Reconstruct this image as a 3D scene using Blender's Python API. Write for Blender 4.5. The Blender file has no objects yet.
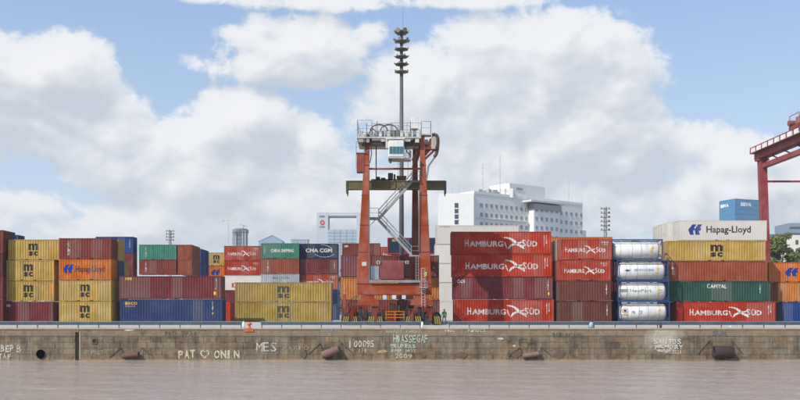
import bpy, bmesh, math, random
from mathutils import Vector, Matrix, noise
from mathutils.geometry import tessellate_polygon
random.seed(7)
S = bpy.context.scene
COL = S.collection
F = 903.0          # focal length in photo pixels (photo 800 px wide)
CAMZ = 1.02        # eye height over the container yard
HOR = 314.0        # horizon row in the photo
def sc(D): return F / D
def X(px, D): return (px - 400.0) * D / F
def Z(py, D): return CAMZ + (HOR - py) * D / F
def P(px, py, D): return Vector((X(px, D), D, Z(py, D)))

# ------------------------------------------------------------------ node helpers
class N:
    def __init__(s, tree): s.t = tree; s.n = tree.nodes; s.l = tree.links
    def new(s, typ, **kw):
        n = s.n.new(typ)
        for k, v in kw.items(): setattr(n, k, v)
        return n
    def put(s, sock, v):
        if hasattr(v, 'is_output'): s.l.new(v, sock)
        elif v is not None: sock.default_value = v
    def math(s, op, a, b=None, c=None, clamp=False):
        n = s.new('ShaderNodeMath', operation=op); n.use_clamp = clamp
        s.put(n.inputs[0], a)
        if b is not None: s.put(n.inputs[1], b)
        if c is not None: s.put(n.inputs[2], c)
        return n.outputs[0]
    def noise(s, vec, scale, detail=4, rough=.5, dist=0.0):
        n = s.new('ShaderNodeTexNoise'); s.put(n.inputs['Vector'], vec)
        n.inputs['Scale'].default_value = scale; n.inputs['Detail'].default_value = detail
        n.inputs['Roughness'].default_value = rough; n.inputs['Distortion'].default_value = dist
        return n.outputs['Fac']
    def mapping(s, vec, scale=(1, 1, 1), loc=(0, 0, 0)):
        n = s.new('ShaderNodeMapping'); s.put(n.inputs['Vector'], vec)
        n.inputs['Scale'].default_value = scale; n.inputs['Location'].default_value = loc
        return n.outputs[0]
    def ramp(s, fac, a, b, ca=0.0, cb=1.0, smooth=False):
        n = s.new('ShaderNodeMapRange'); n.clamp = True
        if smooth: n.interpolation_type = 'SMOOTHSTEP'
        s.put(n.inputs['Value'], fac)
        for nm, v in (('From Min', a), ('From Max', b), ('To Min', ca), ('To Max', cb)): s.put(n.inputs[nm], v)
        return n.outputs['Result']
    def mix(s, fac, a, b, blend='MIX'):
        n = s.new('ShaderNodeMix', data_type='RGBA', blend_type=blend)
        s.put(n.inputs['Factor'], fac); s.put(n.inputs['A'], a); s.put(n.inputs['B'], b)
        return n.outputs['Result']
    def comb(s, x, y, z):
        n = s.new('ShaderNodeCombineXYZ')
        for i, v in enumerate((x, y, z)): s.put(n.inputs[i], v)
        return n.outputs[0]
    def sep(s, v):
        n = s.new('ShaderNodeSeparateXYZ'); s.put(n.inputs[0], v); return n.outputs
def c4(c): return (c[0], c[1], c[2], 1.0)
def new_mat(name):
    m = bpy.data.materials.new(name); m.use_nodes = True
    t = N(m.node_tree); b = m.node_tree.nodes['Principled BSDF']
    return m, t, b

def paint_material(name, rough=.5, rust=.5, fade=.25, metal=0.0, streak=True, dent=0.0, val=.16, runs=0.0):
    """weathered paint; the colour is each object's own colour"""
    m, t, b = new_mat(name)
    oi = t.new('ShaderNodeObjectInfo'); tc = t.new('ShaderNodeTexCoord')
    off = t.math('MULTIPLY', oi.outputs['Random'], 97.0)
    va = t.new('ShaderNodeVectorMath', operation='ADD')
    t.put(va.inputs[0], tc.outputs['Object']); t.put(va.inputs[1], t.comb(off, off, off))
    v = va.outputs[0]
    col = oi.outputs['Color']
    big = t.noise(v, .55, 4, .6)
    hsv = t.new('ShaderNodeHueSaturation'); t.put(hsv.inputs['Color'], col)
    t.put(hsv.inputs['Saturation'], t.ramp(big, .3, .7, 1.12, 1.08 - fade))
    t.put(hsv.inputs['Value'], t.ramp(big, .3, .75, 1 - val * 1.1, 1 + val * .9))
    c = hsv.outputs[0]
    if streak:
        st = t.noise(t.mapping(v, (3.2, 3.2, .22)), 1.0, 5, .65)
        c = t.mix(t.ramp(st, .50, .80, 0.0, .5), c, (.05, .038, .028, 1))
        st2 = t.noise(t.mapping(v, (2.3, 2.3, .3), (11, 3, 5)), 1.0, 4, .6)
        c = t.mix(t.ramp(st2, .64, .88, 0.0, .2), c, (.42, .38, .33, 1))
    if runs > 0:
        xs, ys, zs = t.sep(tc.outputs['Object'])
        # welded sheets repainted at different times, each a little different in tone
        cell = t.new('ShaderNodeTexWhiteNoise', noise_dimensions='3D')
        t.put(cell.inputs['Vector'], t.comb(t.math('FLOOR', t.math('DIVIDE', t.math('ADD', xs, off), 1.32)), off, 0.0))
        c = t.mix(t.ramp(cell.outputs['Value'], 0, 1, 0, .16), c, (.02, .016, .014, 1))
        c = t.mix(t.ramp(cell.outputs['Value'], .72, .78, 0, .10), c, (.5, .46, .4, 1))
        # rust runs from the top rail and scrapes
        rn = t.noise(t.mapping(v, (7, 7, .35)), 1.0, 4, .6); lo = t.noise(v, .8, 3, .5)
        c = t.mix(t.math('MULTIPLY', t.ramp(rn, .57, .68, 0, runs), t.ramp(lo, .42, .6, 0, 1)), c, (.10, .042, .02, 1))
        sc_ = t.noise(t.mapping(v, (.5, .5, 5)), 1.0, 5, .7)
        c = t.mix(t.ramp(sc_, .66, .72, 0, runs * .7), c, (.13, .08, .06, 1))
    if rust > 0:
        r1 = t.noise(v, 1.7, 8, .72); r2 = t.noise(v, 7.0, 4, .6)
        f = t.math('MULTIPLY', t.ramp(r1, .60, .70, 0, 1), t.ramp(r2, .35, .6, 0, rust))
        c = t.mix(f, c, (.11, .045, .02, 1))
    t.put(b.inputs['Base Color'], c)
    t.put(b.inputs['Roughness'], t.ramp(big, .3, .7, rough - .08, rough + .12))
    b.inputs['Metallic'].default_value = metal
    b.inputs['Specular IOR Level'].default_value = .22
    if dent:
        bp = t.new('ShaderNodeBump'); bp.inputs['Strength'].default_value = dent; bp.inputs['Distance'].default_value = .05
        t.put(bp.inputs['Height'], t.noise(v, 1.4, 3, .5)); t.put(b.inputs['Normal'], bp.outputs[0])
    return m
M_PAINT = paint_material('container_paint', .55, .6, .12, dent=.9, runs=.65)
M_REEFER = paint_material('insulated_box_paint', .45, .25, .08, streak=False, val=.05)
M_STEEL = paint_material('weathered_painted_steel', .5, .5, .2)
M_CLEAN = paint_material('plain_paint', .5, 0.0, .1, streak=False)
M_MARK = paint_material('marking_paint', .6, .7, .1, streak=True, runs=.5)
M_FAR = paint_material('facade_paint', .7, 0.0, .05, streak=False, val=.035)

def worn_material(name):
    m, t, b = new_mat(name)
    oi = t.new('ShaderNodeObjectInfo'); tc = t.new('ShaderNodeTexCoord')
    n1 = t.noise(tc.outputs['Object'], 5.0, 5, .65); n2 = t.noise(tc.outputs['Object'], .9, 3, .5)
    t.put(b.inputs['Base Color'], t.mix(t.ramp(n1, .35, .7, 0, .45), oi.outputs['Color'], (.2, .15, .1, 1)))
    b.inputs['Roughness'].default_value = .9
    t.put(b.inputs['Alpha'], t.ramp(t.math('ADD', t.math('MULTIPLY', n1, .65), t.math('MULTIPLY', n2, .35)), .48, .66, .97, .2))
    return m
M_GRAF = worn_material('worn_wall_paint')

def glass_material(name, col, rough=.08):
    m, t, b = new_mat(name)
    tc = t.new('ShaderNodeTexCoord')
    n = t.noise(tc.outputs['Object'], .35, 3, .6)
    t.put(b.inputs['Base Color'], t.mix(n, c4(col), c4([x * 1.7 for x in col])))
    b.inputs['Roughness'].default_value = rough
    b.inputs['Specular IOR Level'].default_value = .8
    return m
M_GLASS = glass_material('dark_window_glass', (.03, .045, .06))
M_BLUEGLASS = glass_material('blue_curtain_wall_glass', (.035, .15, .27), .15)
M_PALEGLASS = glass_material('pale_curtain_wall_glass', (.17, .23, .30), .45)
M_FACGLASS = glass_material('pale_window_glass', (.17, .19, .22), .3)

def simple(name, col, rough=.8, scale=3.0, amp=.35, bump=0.0, metal=0.0):
    m, t, b = new_mat(name)
    tc = t.new('ShaderNodeTexCoord')
    n = t.noise(tc.outputs['Object'], scale, 6, .6)
    t.put(b.inputs['Base Color'], t.mix(n, c4([x * (1 - amp) for x in col]), c4([x * (1 + amp) for x in col])))
    b.inputs['Roughness'].default_value = rough; b.inputs['Metallic'].default_value = metal
    if bump:
        bp = t.new('ShaderNodeBump'); bp.inputs['Strength'].default_value = bump; bp.inputs['Distance'].default_value = .05
        t.put(bp.inputs['Height'], n); t.put(b.inputs['Normal'], bp.outputs[0])
    return m
M_CONC = simple('pale_concrete', (.42, .39, .36), .9, .8, .22)
M_COPE = simple('sunlit_stained_coping', (.40, .30, .19), .9, 1.6, .35, .4)  # orange-brown holds the sunlit edge line as well as stains
M_YARD = simple('yard_concrete', (.30, .28, .26), .9, .25, .25)
M_RUBBER = simple('black_rubber', (.03, .03, .032), .75, 4, .3)
M_RUSTY = simple('rusty_fender_steel', (.15, .085, .065), .7, 2.5, .45, .5)
M_CHAIN = simple('rusty_chain', (.07, .05, .04), .8, 6, .4)
M_BARK = simple('bark', (.09, .065, .045), .9, 6, .4, .5)
M_BLACK = simple('black_void_paint', (.012, .012, .012), .9, 4, .2)

def leaf_material():
    m, t, b = new_mat('tree_leaves')
    g = t.new('ShaderNodeNewGeometry'); tc = t.new('ShaderNodeTexCoord')
    n = t.noise(tc.outputs['Object'], .45, 3, .6)
    f = t.math('ADD', t.math('MULTIPLY', g.outputs['Random Per Island'], .55), t.math('MULTIPLY', n, .45))
    t.put(b.inputs['Base Color'], t.mix(f, (.06, .085, .016, 1), (.20, .22, .045, 1)))
    b.inputs['Roughness'].default_value = .6
    return m
M_LEAF = leaf_material()

def wall_material():
    m, t, b = new_mat('quay_stone')
    tc = t.new('ShaderNodeTexCoord'); o = tc.outputs['Object']
    xs, ys, zs = t.sep(o)
    uv = t.comb(t.math('ADD', xs, t.math('MULTIPLY', t.noise(o, .35, 2), 1.6)), t.math('ADD', zs, t.math('MULTIPLY', t.noise(o, .8, 3), .16)), 0.0)
    br = t.new('ShaderNodeTexBrick'); t.put(br.inputs['Vector'], uv)
    br.inputs['Color1'].default_value = (.25, .19, .115, 1); br.inputs['Color2'].default_value = (.185, .142, .085, 1)
    br.inputs['Mortar'].default_value = (.13, .10, .065, 1)
    br.inputs['Scale'].default_value = 1.0; br.inputs['Mortar Size'].default_value = .02
    br.inputs['Mortar Smooth'].default_value = .3; br.inputs['Bias'].default_value = -.1
    br.inputs['Brick Width'].default_value = 1.7; br.inputs['Row Height'].default_value = .66; br.offset = .42; br.squash = .7; br.squash_frequency = 3
    ri = t.new('ShaderNodeNewGeometry').outputs['Random Per Island']
    c = t.mix(ri, (.14, .105, .062, 1), (.245, .19, .118, 1))
    c = t.mix(t.ramp(t.math('FRACT', t.math('MULTIPLY', ri, 7.3)), .72, .8, 0, .6), c, (.20, .115, .055, 1))
    fine = t.noise(o, 7.0, 8, .75)
    c = t.mix(t.ramp(fine, .42, .66, 0, .65), c, (.085, .066, .045, 1))
    n1 = t.noise(o, .22, 5, .6); n2 = t.noise(o, 1.6, 7, .68); n3 = t.noise(t.mapping(o, (1.5, 1, .16)), 1.0, 5, .65)
    c = t.mix(t.ramp(n1, .44, .60, 0, .7), c, (.25, .215, .16, 1))
    c = t.mix(t.ramp(t.noise(t.mapping(o, (.28, 1, .5), (31, 0, 7)), 1.0, 6, .68), .50, .62, 0, .7), c, (.075, .058, .04, 1))
    c = t.mix(t.ramp(n2, .47, .72, 0, .75), c, (.34, .26, .15, 1))
    c = t.mix(t.ramp(n3, .42, .70, 0, .85), c, (.05, .04, .03, 1))
    n4 = t.noise(t.mapping(o, (.35, 1, 1.2), (4, 0, 9)), 1.0, 4, .6)
    c = t.mix(t.ramp(n4, .50, .66, 0, .6), c, (.25, .15, .07, 1))
    # cast concrete top course with a shadow joint under it, then chips and cracks
    jz = t.math('ADD', zs, t.math('MULTIPLY', t.noise(o, .6, 4), .10))
    c = t.mix(t.ramp(jz, -1.38, -1.30, 0, .6), c, t.mix(n2, (.19, .145, .09, 1), (.33, .26, .17, 1)))
    c = t.mix(t.math('MULTIPLY', t.ramp(jz, -1.42, -1.39, 0, 1), t.ramp(jz, -1.36, -1.33, .75, 0)), c, (.05, .04, .03, 1))
    vo = t.new('ShaderNodeTexVoronoi', feature='DISTANCE_TO_EDGE'); t.put(vo.inputs['Vector'], t.mapping(o, (.45, 1, .8))); vo.inputs['Scale'].default_value = 1.0
    c = t.mix(t.math('MULTIPLY', t.ramp(vo.outputs['Distance'], .0, .012, .45, 0), t.ramp(n1, .52, .62, 0, 1)), c, (.045, .036, .028, 1))
    c = t.mix(t.ramp(t.noise(t.mapping(o, (1, 1, 1), (9, 2, 4)), .55, 6, .7), .55, .68, 0, .75), c, (.085, .066, .045, 1))
    # the dry band above the water: pale mud
    edge = t.math('ADD', zs, t.math('MULTIPLY', t.noise(o, 2.0, 4), .35))
    c = t.mix(t.ramp(edge, -3.82, -3.66, .75, 0.0), c, (.34, .24, .12, 1))
    # lime wash spilt over the coping by the second tank stack
    dx = t.math('DIVIDE', t.math('SUBTRACT', xs, 28.6), 2.3); dz = t.math('DIVIDE', t.math('ADD', zs, 1.5), 1.7)
    r = t.math('SQRT', t.math('ADD', t.math('MULTIPLY', dx, dx), t.math('MULTIPLY', dz, dz)))
    lime = t.math('MULTIPLY', t.ramp(t.math('ADD', r, t.math('MULTIPLY', t.noise(o, 1.1, 6, .7), 1.4)), 1.15, 1.75, .85, 0.0), 1.0)
    c = t.mix(lime, c, (.44, .40, .33, 1))
    t.put(b.inputs['Base Color'], c); b.inputs['Roughness'].default_value = .92
    h = t.math('ADD', t.math('MULTIPLY', fine, .6), t.math('MULTIPLY', n2, 1.1))
    bp = t.new('ShaderNodeBump'); bp.inputs['Strength'].default_value = .8; bp.inputs['Distance'].default_value = .09
    t.put(bp.inputs['Height'], h); t.put(b.inputs['Normal'], bp.outputs[0])
    return m
M_WALL = wall_material()

def water_material():
    m, t, b = new_mat('muddy_water')
    tc = t.new('ShaderNodeTexCoord'); o = tc.outputs['Object']
    n = t.noise(t.mapping(o, (.03, .09, 1)), 1.0, 4, .55)
    t.put(b.inputs['Base Color'], t.mix(n, (.335, .26, .21, 1), (.43, .35, .30, 1)))
    b.inputs['Roughness'].default_value = .06
    b.inputs['IOR'].default_value = 1.33
    bp = t.new('ShaderNodeBump'); bp.inputs['Strength'].default_value = 1.0; bp.inputs['Distance'].default_value = .08
    h = t.math('ADD', t.noise(t.mapping(o, (1.4, 3.0, 1)), 1.0, 6, .62), t.math('MULTIPLY', t.noise(t.mapping(o, (5, 8, 1)), 1.0, 3, .6), .35))
    t.put(bp.inputs['Height'], h); t.put(b.inputs['Normal'], bp.outputs[0])
    return m
M_WATER = water_material()

# ------------------------------------------------------------------ mesh helpers
class MB:
    def __init__(s): s.v = []; s.f = []
    def add(s, vs, fs):
        k = len(s.v); s.v += [tuple(p) for p in vs]; s.f += [tuple(i + k for i in f) for f in fs]; return s
    def box(s, x0, x1, y0, y1, z0, z1):
        return s.hexa([(x0, y0, z0), (x1, y0, z0), (x1, y1, z0), (x0, y1, z0)], [(x0, y0, z1), (x1, y0, z1), (x1, y1, z1), (x0, y1, z1)])
    def hexa(s, b, t):
        return s.add(list(b) + list(t), [(0, 3, 2, 1), (4, 5, 6, 7), (0, 1, 5, 4), (1, 2, 6, 5), (2, 3, 7, 6), (3, 0, 4, 7)])
    def bar(s, p, q, w, h=None):
        p, q = Vector(p), Vector(q); d = (q - p).normalized(); h = h or w
        up = Vector((0, 0, 1)) if abs(d.z) < .95 else Vector((0, 1, 0))
        a = d.cross(up).normalized() * w / 2; b = a.cross(d).normalized() * h / 2
        return s.hexa([p - a - b, p + a - b, p + a + b, p - a + b], [q - a - b, q + a - b, q + a + b, q - a + b])
    def tube(s, p, q, r0, r1=None, n=10, cap=True):
        p, q = Vector(p), Vector(q); d = (q - p).normalized(); r1 = r0 if r1 is None else r1
        up = Vector((0, 0, 1)) if abs(d.z) < .95 else Vector((0, 1, 0))
        a = d.cross(up).normalized(); b = a.cross(d).normalized(); vs = []
        for c, r in ((p, r0), (q, r1)):
            vs += [c + a * math.cos(2 * math.pi * i / n) * r + b * math.sin(2 * math.pi * i / n) * r for i in range(n)]
        fs = [(i, (i + 1) % n, n + (i + 1) % n, n + i) for i in range(n)]
        if cap: fs += [tuple(range(n - 1, -1, -1)), tuple(range(n, 2 * n))]
        return s.add(vs, fs)
    def path(s, pts, r, n=6):
        for a, b in zip(pts, pts[1:]): s.tube(a, b, r, n=n)
        return s
    def lathe(s, prof, o, axis='z', n=20):
        """prof: list of (radius, along)"""
        vs = []; o = Vector(o)
        for r, h in prof:
            for i in range(n):
                a = 2 * math.pi * i / n; c, d = r * math.cos(a), r * math.sin(a)
                vs.append(o + (Vector((c, d, h)) if axis == 'z' else Vector((h, c, d)) if axis == 'x' else Vector((c, h, d))))
        fs = []
        for j in range(len(prof) - 1):
            for i in range(n):
                k = (i + 1) % n; fs.append((j * n + i, j * n + k, (j + 1) * n + k, (j + 1) * n + i))
        fs += [tuple(range(n)), tuple(range((len(prof) - 1) * n, len(prof) * n))]
        return s.add(vs, fs)
    def extr(s, poly, y0, y1):
        """poly: (x,z) outline, extruded along y"""
        n = len(poly); vs = [(x, y0, z) for x, z in poly] + [(x, y1, z) for x, z in poly]
        tr = tessellate_polygon([[Vector((x, z, 0)) for x, z in poly]])
        fs = [(i, (i + 1) % n, n + (i + 1) % n, n + i) for i in range(n)]
        fs += [tuple(f) for f in tr] + [tuple(i + n for i in reversed(f)) for f in tr]
        return s.add(vs, fs)
    def mesh(s, name, mat, o=(0, 0, 0), smooth=False, bevel=0.0):
        me = bpy.data.meshes.new(name)
        ox, oy, oz = o
        me.from_pydata([(x - ox, y - oy, z - oz) for x, y, z in s.v], [], s.f)
        bm = bmesh.new(); bm.from_mesh(me)
        bmesh.ops.recalc_face_normals(bm, faces=bm.faces)
        if bevel:
            bmesh.ops.bevel(bm, geom=[e for e in bm.edges if e.is_manifold and e.calc_face_angle(0) > .5], offset=bevel, segments=1, affect='EDGES')
        bm.to_mesh(me); bm.free()
        if mat: me.materials.append(mat)
        if smooth:
            for p in me.polygons: p.use_smooth = True
        return me
    def build(s, name, mat, parent=None, col=None, smooth=False, bevel=0.0, origin=None):
        """one mesh object; vertices are in world space, stored about the origin of its thing"""
        o = Vector(origin) if origin is not None else (parent_world(parent) if parent else Vector((0, 0, 0)))
        ob = bpy.data.objects.new(name, s.mesh(name, mat, o, smooth, bevel)); COL.objects.link(ob)
        if parent: ob.parent = parent
        else: ob.location = o
        if col: ob.color = c4(col)
        return ob
def parent_world(p):
    v = Vector((0, 0, 0))
    while p: v += Vector(p.location); p = p.parent
    return v
def tag(o, label, cat, group=None):
    o['label'] = label; o['category'] = cat
    if group: o['group'] = group
    return o
def thing(name, label, cat, loc=(0, 0, 0), group=None):
    o = bpy.data.objects.new(name, None); o.empty_display_size = .3; COL.objects.link(o); o.location = loc
    return tag(o, label, cat, group)
def put(name, me, parent, col=None, loc=(0, 0, 0)):
    o = bpy.data.objects.new(name, me); COL.objects.link(o); o.parent = parent; o.location = loc
    if col: o.color = c4(col)
    return o
def structure(o): o['kind'] = 'structure'; return o

# ------------------------------------------------------------------ flat shapes: letters and emblems in a unit box
_tc = {}
def text2d(s, bold=0.0, space=1.0):
    k = (s, bold, space)
    if k not in _tc:
        cu = bpy.data.curves.new('lettering', 'FONT'); cu.body = s; cu.resolution_u = 2; cu.offset = bold; cu.space_character = space
        ob = bpy.data.objects.new('lettering', cu); COL.objects.link(ob)
        bpy.context.view_layer.update()
        me = bpy.data.meshes.new_from_object(ob.evaluated_get(bpy.context.evaluated_depsgraph_get()))
        vs = [(v.co.x, v.co.y) for v in me.vertices]; fs = [tuple(p.vertices) for p in me.polygons]
        bpy.data.objects.remove(ob); bpy.data.curves.remove(cu); bpy.data.meshes.remove(me)
        x0 = min(v[0] for v in vs); x1 = max(v[0] for v in vs); y0 = min(v[1] for v in vs); y1 = max(v[1] for v in vs)
        _tc[k] = [[((vs[i][0] - x0) / (x1 - x0), (vs[i][1] - y0) / (y1 - y0)) for i in f] for f in fs]
    return _tc[k]
def poly2d(*outs):
    r = []
    for o in outs:
        for t in tessellate_polygon([[Vector((x, y, 0)) for x, y in o]]): r.append([o[i] for i in t])
    return r
def fit(tris, x0, x1, z0, z1): return [[(x0 + u * (x1 - x0), z0 + v * (z1 - z0)) for u, v in t] for t in tris]
def txt(s, x0, x1, z0, z1, bold=0.0, space=1.0): return fit(text2d(s, bold, space), x0, x1, z0, z1)
def bezier(p0, p1, p2, n=8):
    return [((1 - t) ** 2 * p0[0] + 2 * t * (1 - t) * p1[0] + t * t * p2[0], (1 - t) ** 2 * p0[1] + 2 * t * (1 - t) * p1[1] + t * t * p2[1]) for t in [i / n for i in range(n + 1)]]
def bird(x0, x1, z0, z1):
    a = bezier((0, .98), (.42, 1.02), (.62, .55)) + bezier((.64, .50), (.9, .3), (1, .02))[1:] + bezier((.97, .0), (.72, .22), (.5, .42)) + bezier((.46, .50), (.36, .86), (0, .90))[1:]
    b = bezier((.98, .62), (.72, .60), (.5, .5)) + bezier((.3, .38), (.2, .2), (.17, .0)) + bezier((.22, .0), (.34, .28), (.62, .40)) + bezier((.62, .40), (.8, .46), (.98, .62))[1:]
    c = bezier((.03, .62), (.10, .4), (.14, .10)) + bezier((.11, .08), (.03, .3), (.0, .60))
    return fit(poly2d(a, b, c), x0, x1, z0, z1)
def hl_mark(x0, x1, z0, z1):
    sh = lambda o: [(x + .18 * (y - .5), y) for x, y in o]
    a = [(.0, .5), (.24, 1), (.56, 1), (.42, .66), (.5, .66), (.47, .38), (.38, .38), (.54, 0), (.24, 0)]
    b = [(.49, .5), (.66, 1), (1., 1), (.86, .66), (.99, .66), (.95, .38), (.83, .38), (1.0, 0), (.66, 0)]
    return fit(poly2d(sh(a), sh(b)), x0, x1, z0, z1)
def msc_mark(x0, x1, z0, z1):
    m = [(0, 0), (0, 1), (.2, 1), (.2, .86), (.34, 1), (.48, .98), (.56, .84), (.68, 1), (.86, 1), (1, .84), (1, 0), (.76, 0), (.76, .68), (.68, .76), (.62, .68), (.62, 0), (.38, 0), (.38, .68), (.31, .76), (.24, .68), (.24, 0)]
    h = z1 - z0
    return fit(poly2d(m), x0, x1, z0 + .46 * h, z1) + txt('s', x0, x0 + .46 * (x1 - x0), z0, z0 + .38 * h, .05) + txt('c', x0 + .54 * (x1 - x0), x1, z0, z0 + .38 * h, .05)
def ring2d(x0, x1, z0, z1, w=.25, n=18):
    r = []
    for i in range(n):
        a, b = 2 * math.pi * i / n, 2 * math.pi * (i + 1) / n
        q = [(.5 + .5 * k * math.cos(t), .5 + .5 * k * math.sin(t)) for k, t in ((1, a), (1, b), (1 - w, b), (1 - w, a))]
        r += [[q[0], q[1], q[2]], [q[0], q[2], q[3]]]
    return fit(r, x0, x1, z0, z1)
def arc2d(x0, x1, z0, z1, a0, a1, w=.08, n=14):
    r = []
    for i in range(n):
        a = math.radians(a0 + (a1 - a0) * i / n); b = math.radians(a0 + (a1 - a0) * (i + 1) / n)
        q = [(.5 + .5 * k * math.cos(t), .5 + .5 * k * math.sin(t)) for k, t in ((1, a), (1, b), (1 - w, b), (1 - w, a))]
        r += [[q[0], q[1], q[2]], [q[0], q[2], q[3]]]
    return fit(r, x0, x1, z0, z1)
def column_text(s, x0, x1, z0, z1):
    r = []; n = len(s); h = (z1 - z0) / n
    for i, ch in enumerate(s):
        if ch != ' ': r += txt(ch, x0, x1, z1 - (i + .88) * h, z1 - i * h)
    return r

# ------------------------------------------------------------------ shipping containers
W = 2.44
CP = .33
def corr_breaks(x0, x1, dep=.048):
    r = []; x = x0
    n = round((x1 - x0 - .07) / CP); p = (x1 - x0 - .07) / n
    for i in range(n): r += [(x, 0.0), (x + p * .30, 0.0), (x + p * .5, dep), (x + p * .80, dep)]; x += p
    r += [(x1 - .07, 0.0), (x1, 0.0)]
    return r
def corr_at(br, x):
    for (a, da), (b, db) in zip(br, br[1:]):
        if a <= x <= b: return da + (db - da) * (x - a) / max(b - a, 1e-6)
    return 0.0
_cm = {}
def container_meshes(L, H, flat=False):
    k = (L, H, flat)
    if k in _cm: return _cm[k]
    h = L / 2; d = {}; M_PAINT = M_REEFER if flat else globals()['M_PAINT']
    br = corr_breaks(-h + .11, h - .11, .010 if flat else .048); d['breaks'] = br
    mb = MB(); vs = []; fs = []
    for x, q in br: vs += [(x, .012 + q, .15), (x, .012 + q, H - .09)]
    for i in range(len(br) - 1): fs.append((2 * i, 2 * i + 2, 2 * i + 3, 2 * i + 1))
    mb.add(vs, fs); d['side'] = mb.mesh('side_panel', M_PAINT)
    mb = MB(); vs = [(x, W - y, z) for x, y, z in vs]; mb.add(vs, fs); d['side_back'] = mb.mesh('side_panel', M_PAINT)
    # plain corrugated end
    eb = corr_breaks(.10, W - .10, .008 if flat else .048); mb = MB(); vs = []; fs = []
    for y, q in eb: vs += [(h - .012 - q, y, .15), (h - .012 - q, y, H - .09)]
    for i in range(len(eb) - 1): fs.append((2 * i, 2 * i + 2, 2 * i + 3, 2 * i + 1))
    mb.add(vs, fs); d['end'] = mb.mesh('end_panel', M_PAINT)
    # roof
    rb = corr_breaks(-h + .08, h - .08); mb = MB(); vs = []; fs = []
    for x, q in rb: vs += [(x, .05, H - .03 - q * .6), (x, W - .05, H - .03 - q * .6)]
    for i in range(len(rb) - 1): fs.append((2 * i, 2 * i + 2, 2 * i + 3, 2 * i + 1))
    mb.add(vs, fs); d['roof'] = mb.mesh('roof_panel', M_PAINT)
    # frame: posts, rails, castings, floor
    mb = MB()
    for sx in (-1, 1):
        for y0, y1 in ((0, .10), (W - .10, W)):
            xa, xb = sorted((sx * h, sx * (h - .12)))
            mb.box(xa, xb, y0, y1, .12, H - .12)
            xa, xb = sorted((sx * (h + .004), sx * (h - .18)))
            ya, yb = (y0 - .004, y0 + .165) if y0 == 0 else (y1 - .165, y1 + .004)
            mb.box(xa, xb, ya, yb, 0, .118); mb.box(xa, xb, ya, yb, H - .118, H)
        xa, xb = sorted((sx * (h - .001), sx * (h - .10)))
        mb.box(xa, xb, .165, W - .165, .01, .15); mb.box(xa, xb, .165, W - .165, H - .11, H - .012)
    for y0, y1 in ((.001, .07), (W - .07, W - .001)):
        for xa, xb in ((-h + .18, -1.0), (-.62, .62), (1.0, h - .18)): mb.box(xa, xb, y0, y1, .03, .152)
        for xa, xb in ((-1.0, -.62), (.62, 1.0)): mb.box(xa, xb, y0, y1, .125, .152)
        mb.box(-h + .12, h - .12, y0, y1, H - .095, H - .015)
    mb.box(-h + .1, h - .1, .08, W - .08, .06, .14)
    d['frame'] = mb.mesh('frame', M_PAINT)
    # the two doors at the -x end
    for nm, y0, y1 in (('door_a', .10, W / 2 - .012), ('door_b', W / 2 + .012, W - .10)):
        mb = MB(); mb.box(-h + .02, -h + .075, y0, y1, .16, H - .12)
        for z in (.5, 1.0, 1.55, 2.05): mb.box(-h + .008, -h + .018, y0 + .08, y1 - .08, z, z + .18)
        d[nm] = mb.mesh('door', M_PAINT)
        mb = MB()
        for y in (y0 + .22, y1 - .22): mb.tube((-h - .012, y, .1), (-h - .012, y, H - .08), .02, n=6)
        for y in (y0 + .22, y1 - .22): mb.bar((-h - .014, y, 1.15), (-h - .014, y + .38 * (1 if y < (y0 + y1) / 2 else -1) * .8, 1.18), .03)
        d[nm + '_rod'] = mb.mesh('lock_rod', M_STEEL)
    _cm[k] = d
    return d

def conform(tris, br, lift=.006):
    """cut flat shapes along the corrugation folds and lay them on the panel"""
    xs = [b[0] for b in br]; vs = []; fs = []
    for t in tris:
        lo = min(p[0] for p in t); hi = max(p[0] for p in t); poly = [tuple(p) for p in t]
        cuts = [x for x in xs if lo < x < hi]
        parts = []
        for c in cuts:
            L_, R_ = [], []
            n = len(poly)
            for i in range(n):
                a, b = poly[i], poly[(i + 1) % n]
                (L_ if a[0] <= c else R_).append(a)
                if (a[0] - c) * (b[0] - c) < 0:
                    u = (c - a[0]) / (b[0] - a[0]); q = (c, a[1] + u * (b[1] - a[1])); L_.append(q); R_.append(q)
            if len(L_) >= 3: parts.append(L_)
            poly = R_
            if len(poly) < 3: break
        if len(poly) >= 3: parts.append(poly)
        for q in parts:
            k = len(vs); vs += [(x, .012 + corr_at(br, x) - lift, z) for x, z in q]; fs.append(tuple(range(k, k + len(q))))
    return vs, fs

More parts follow.
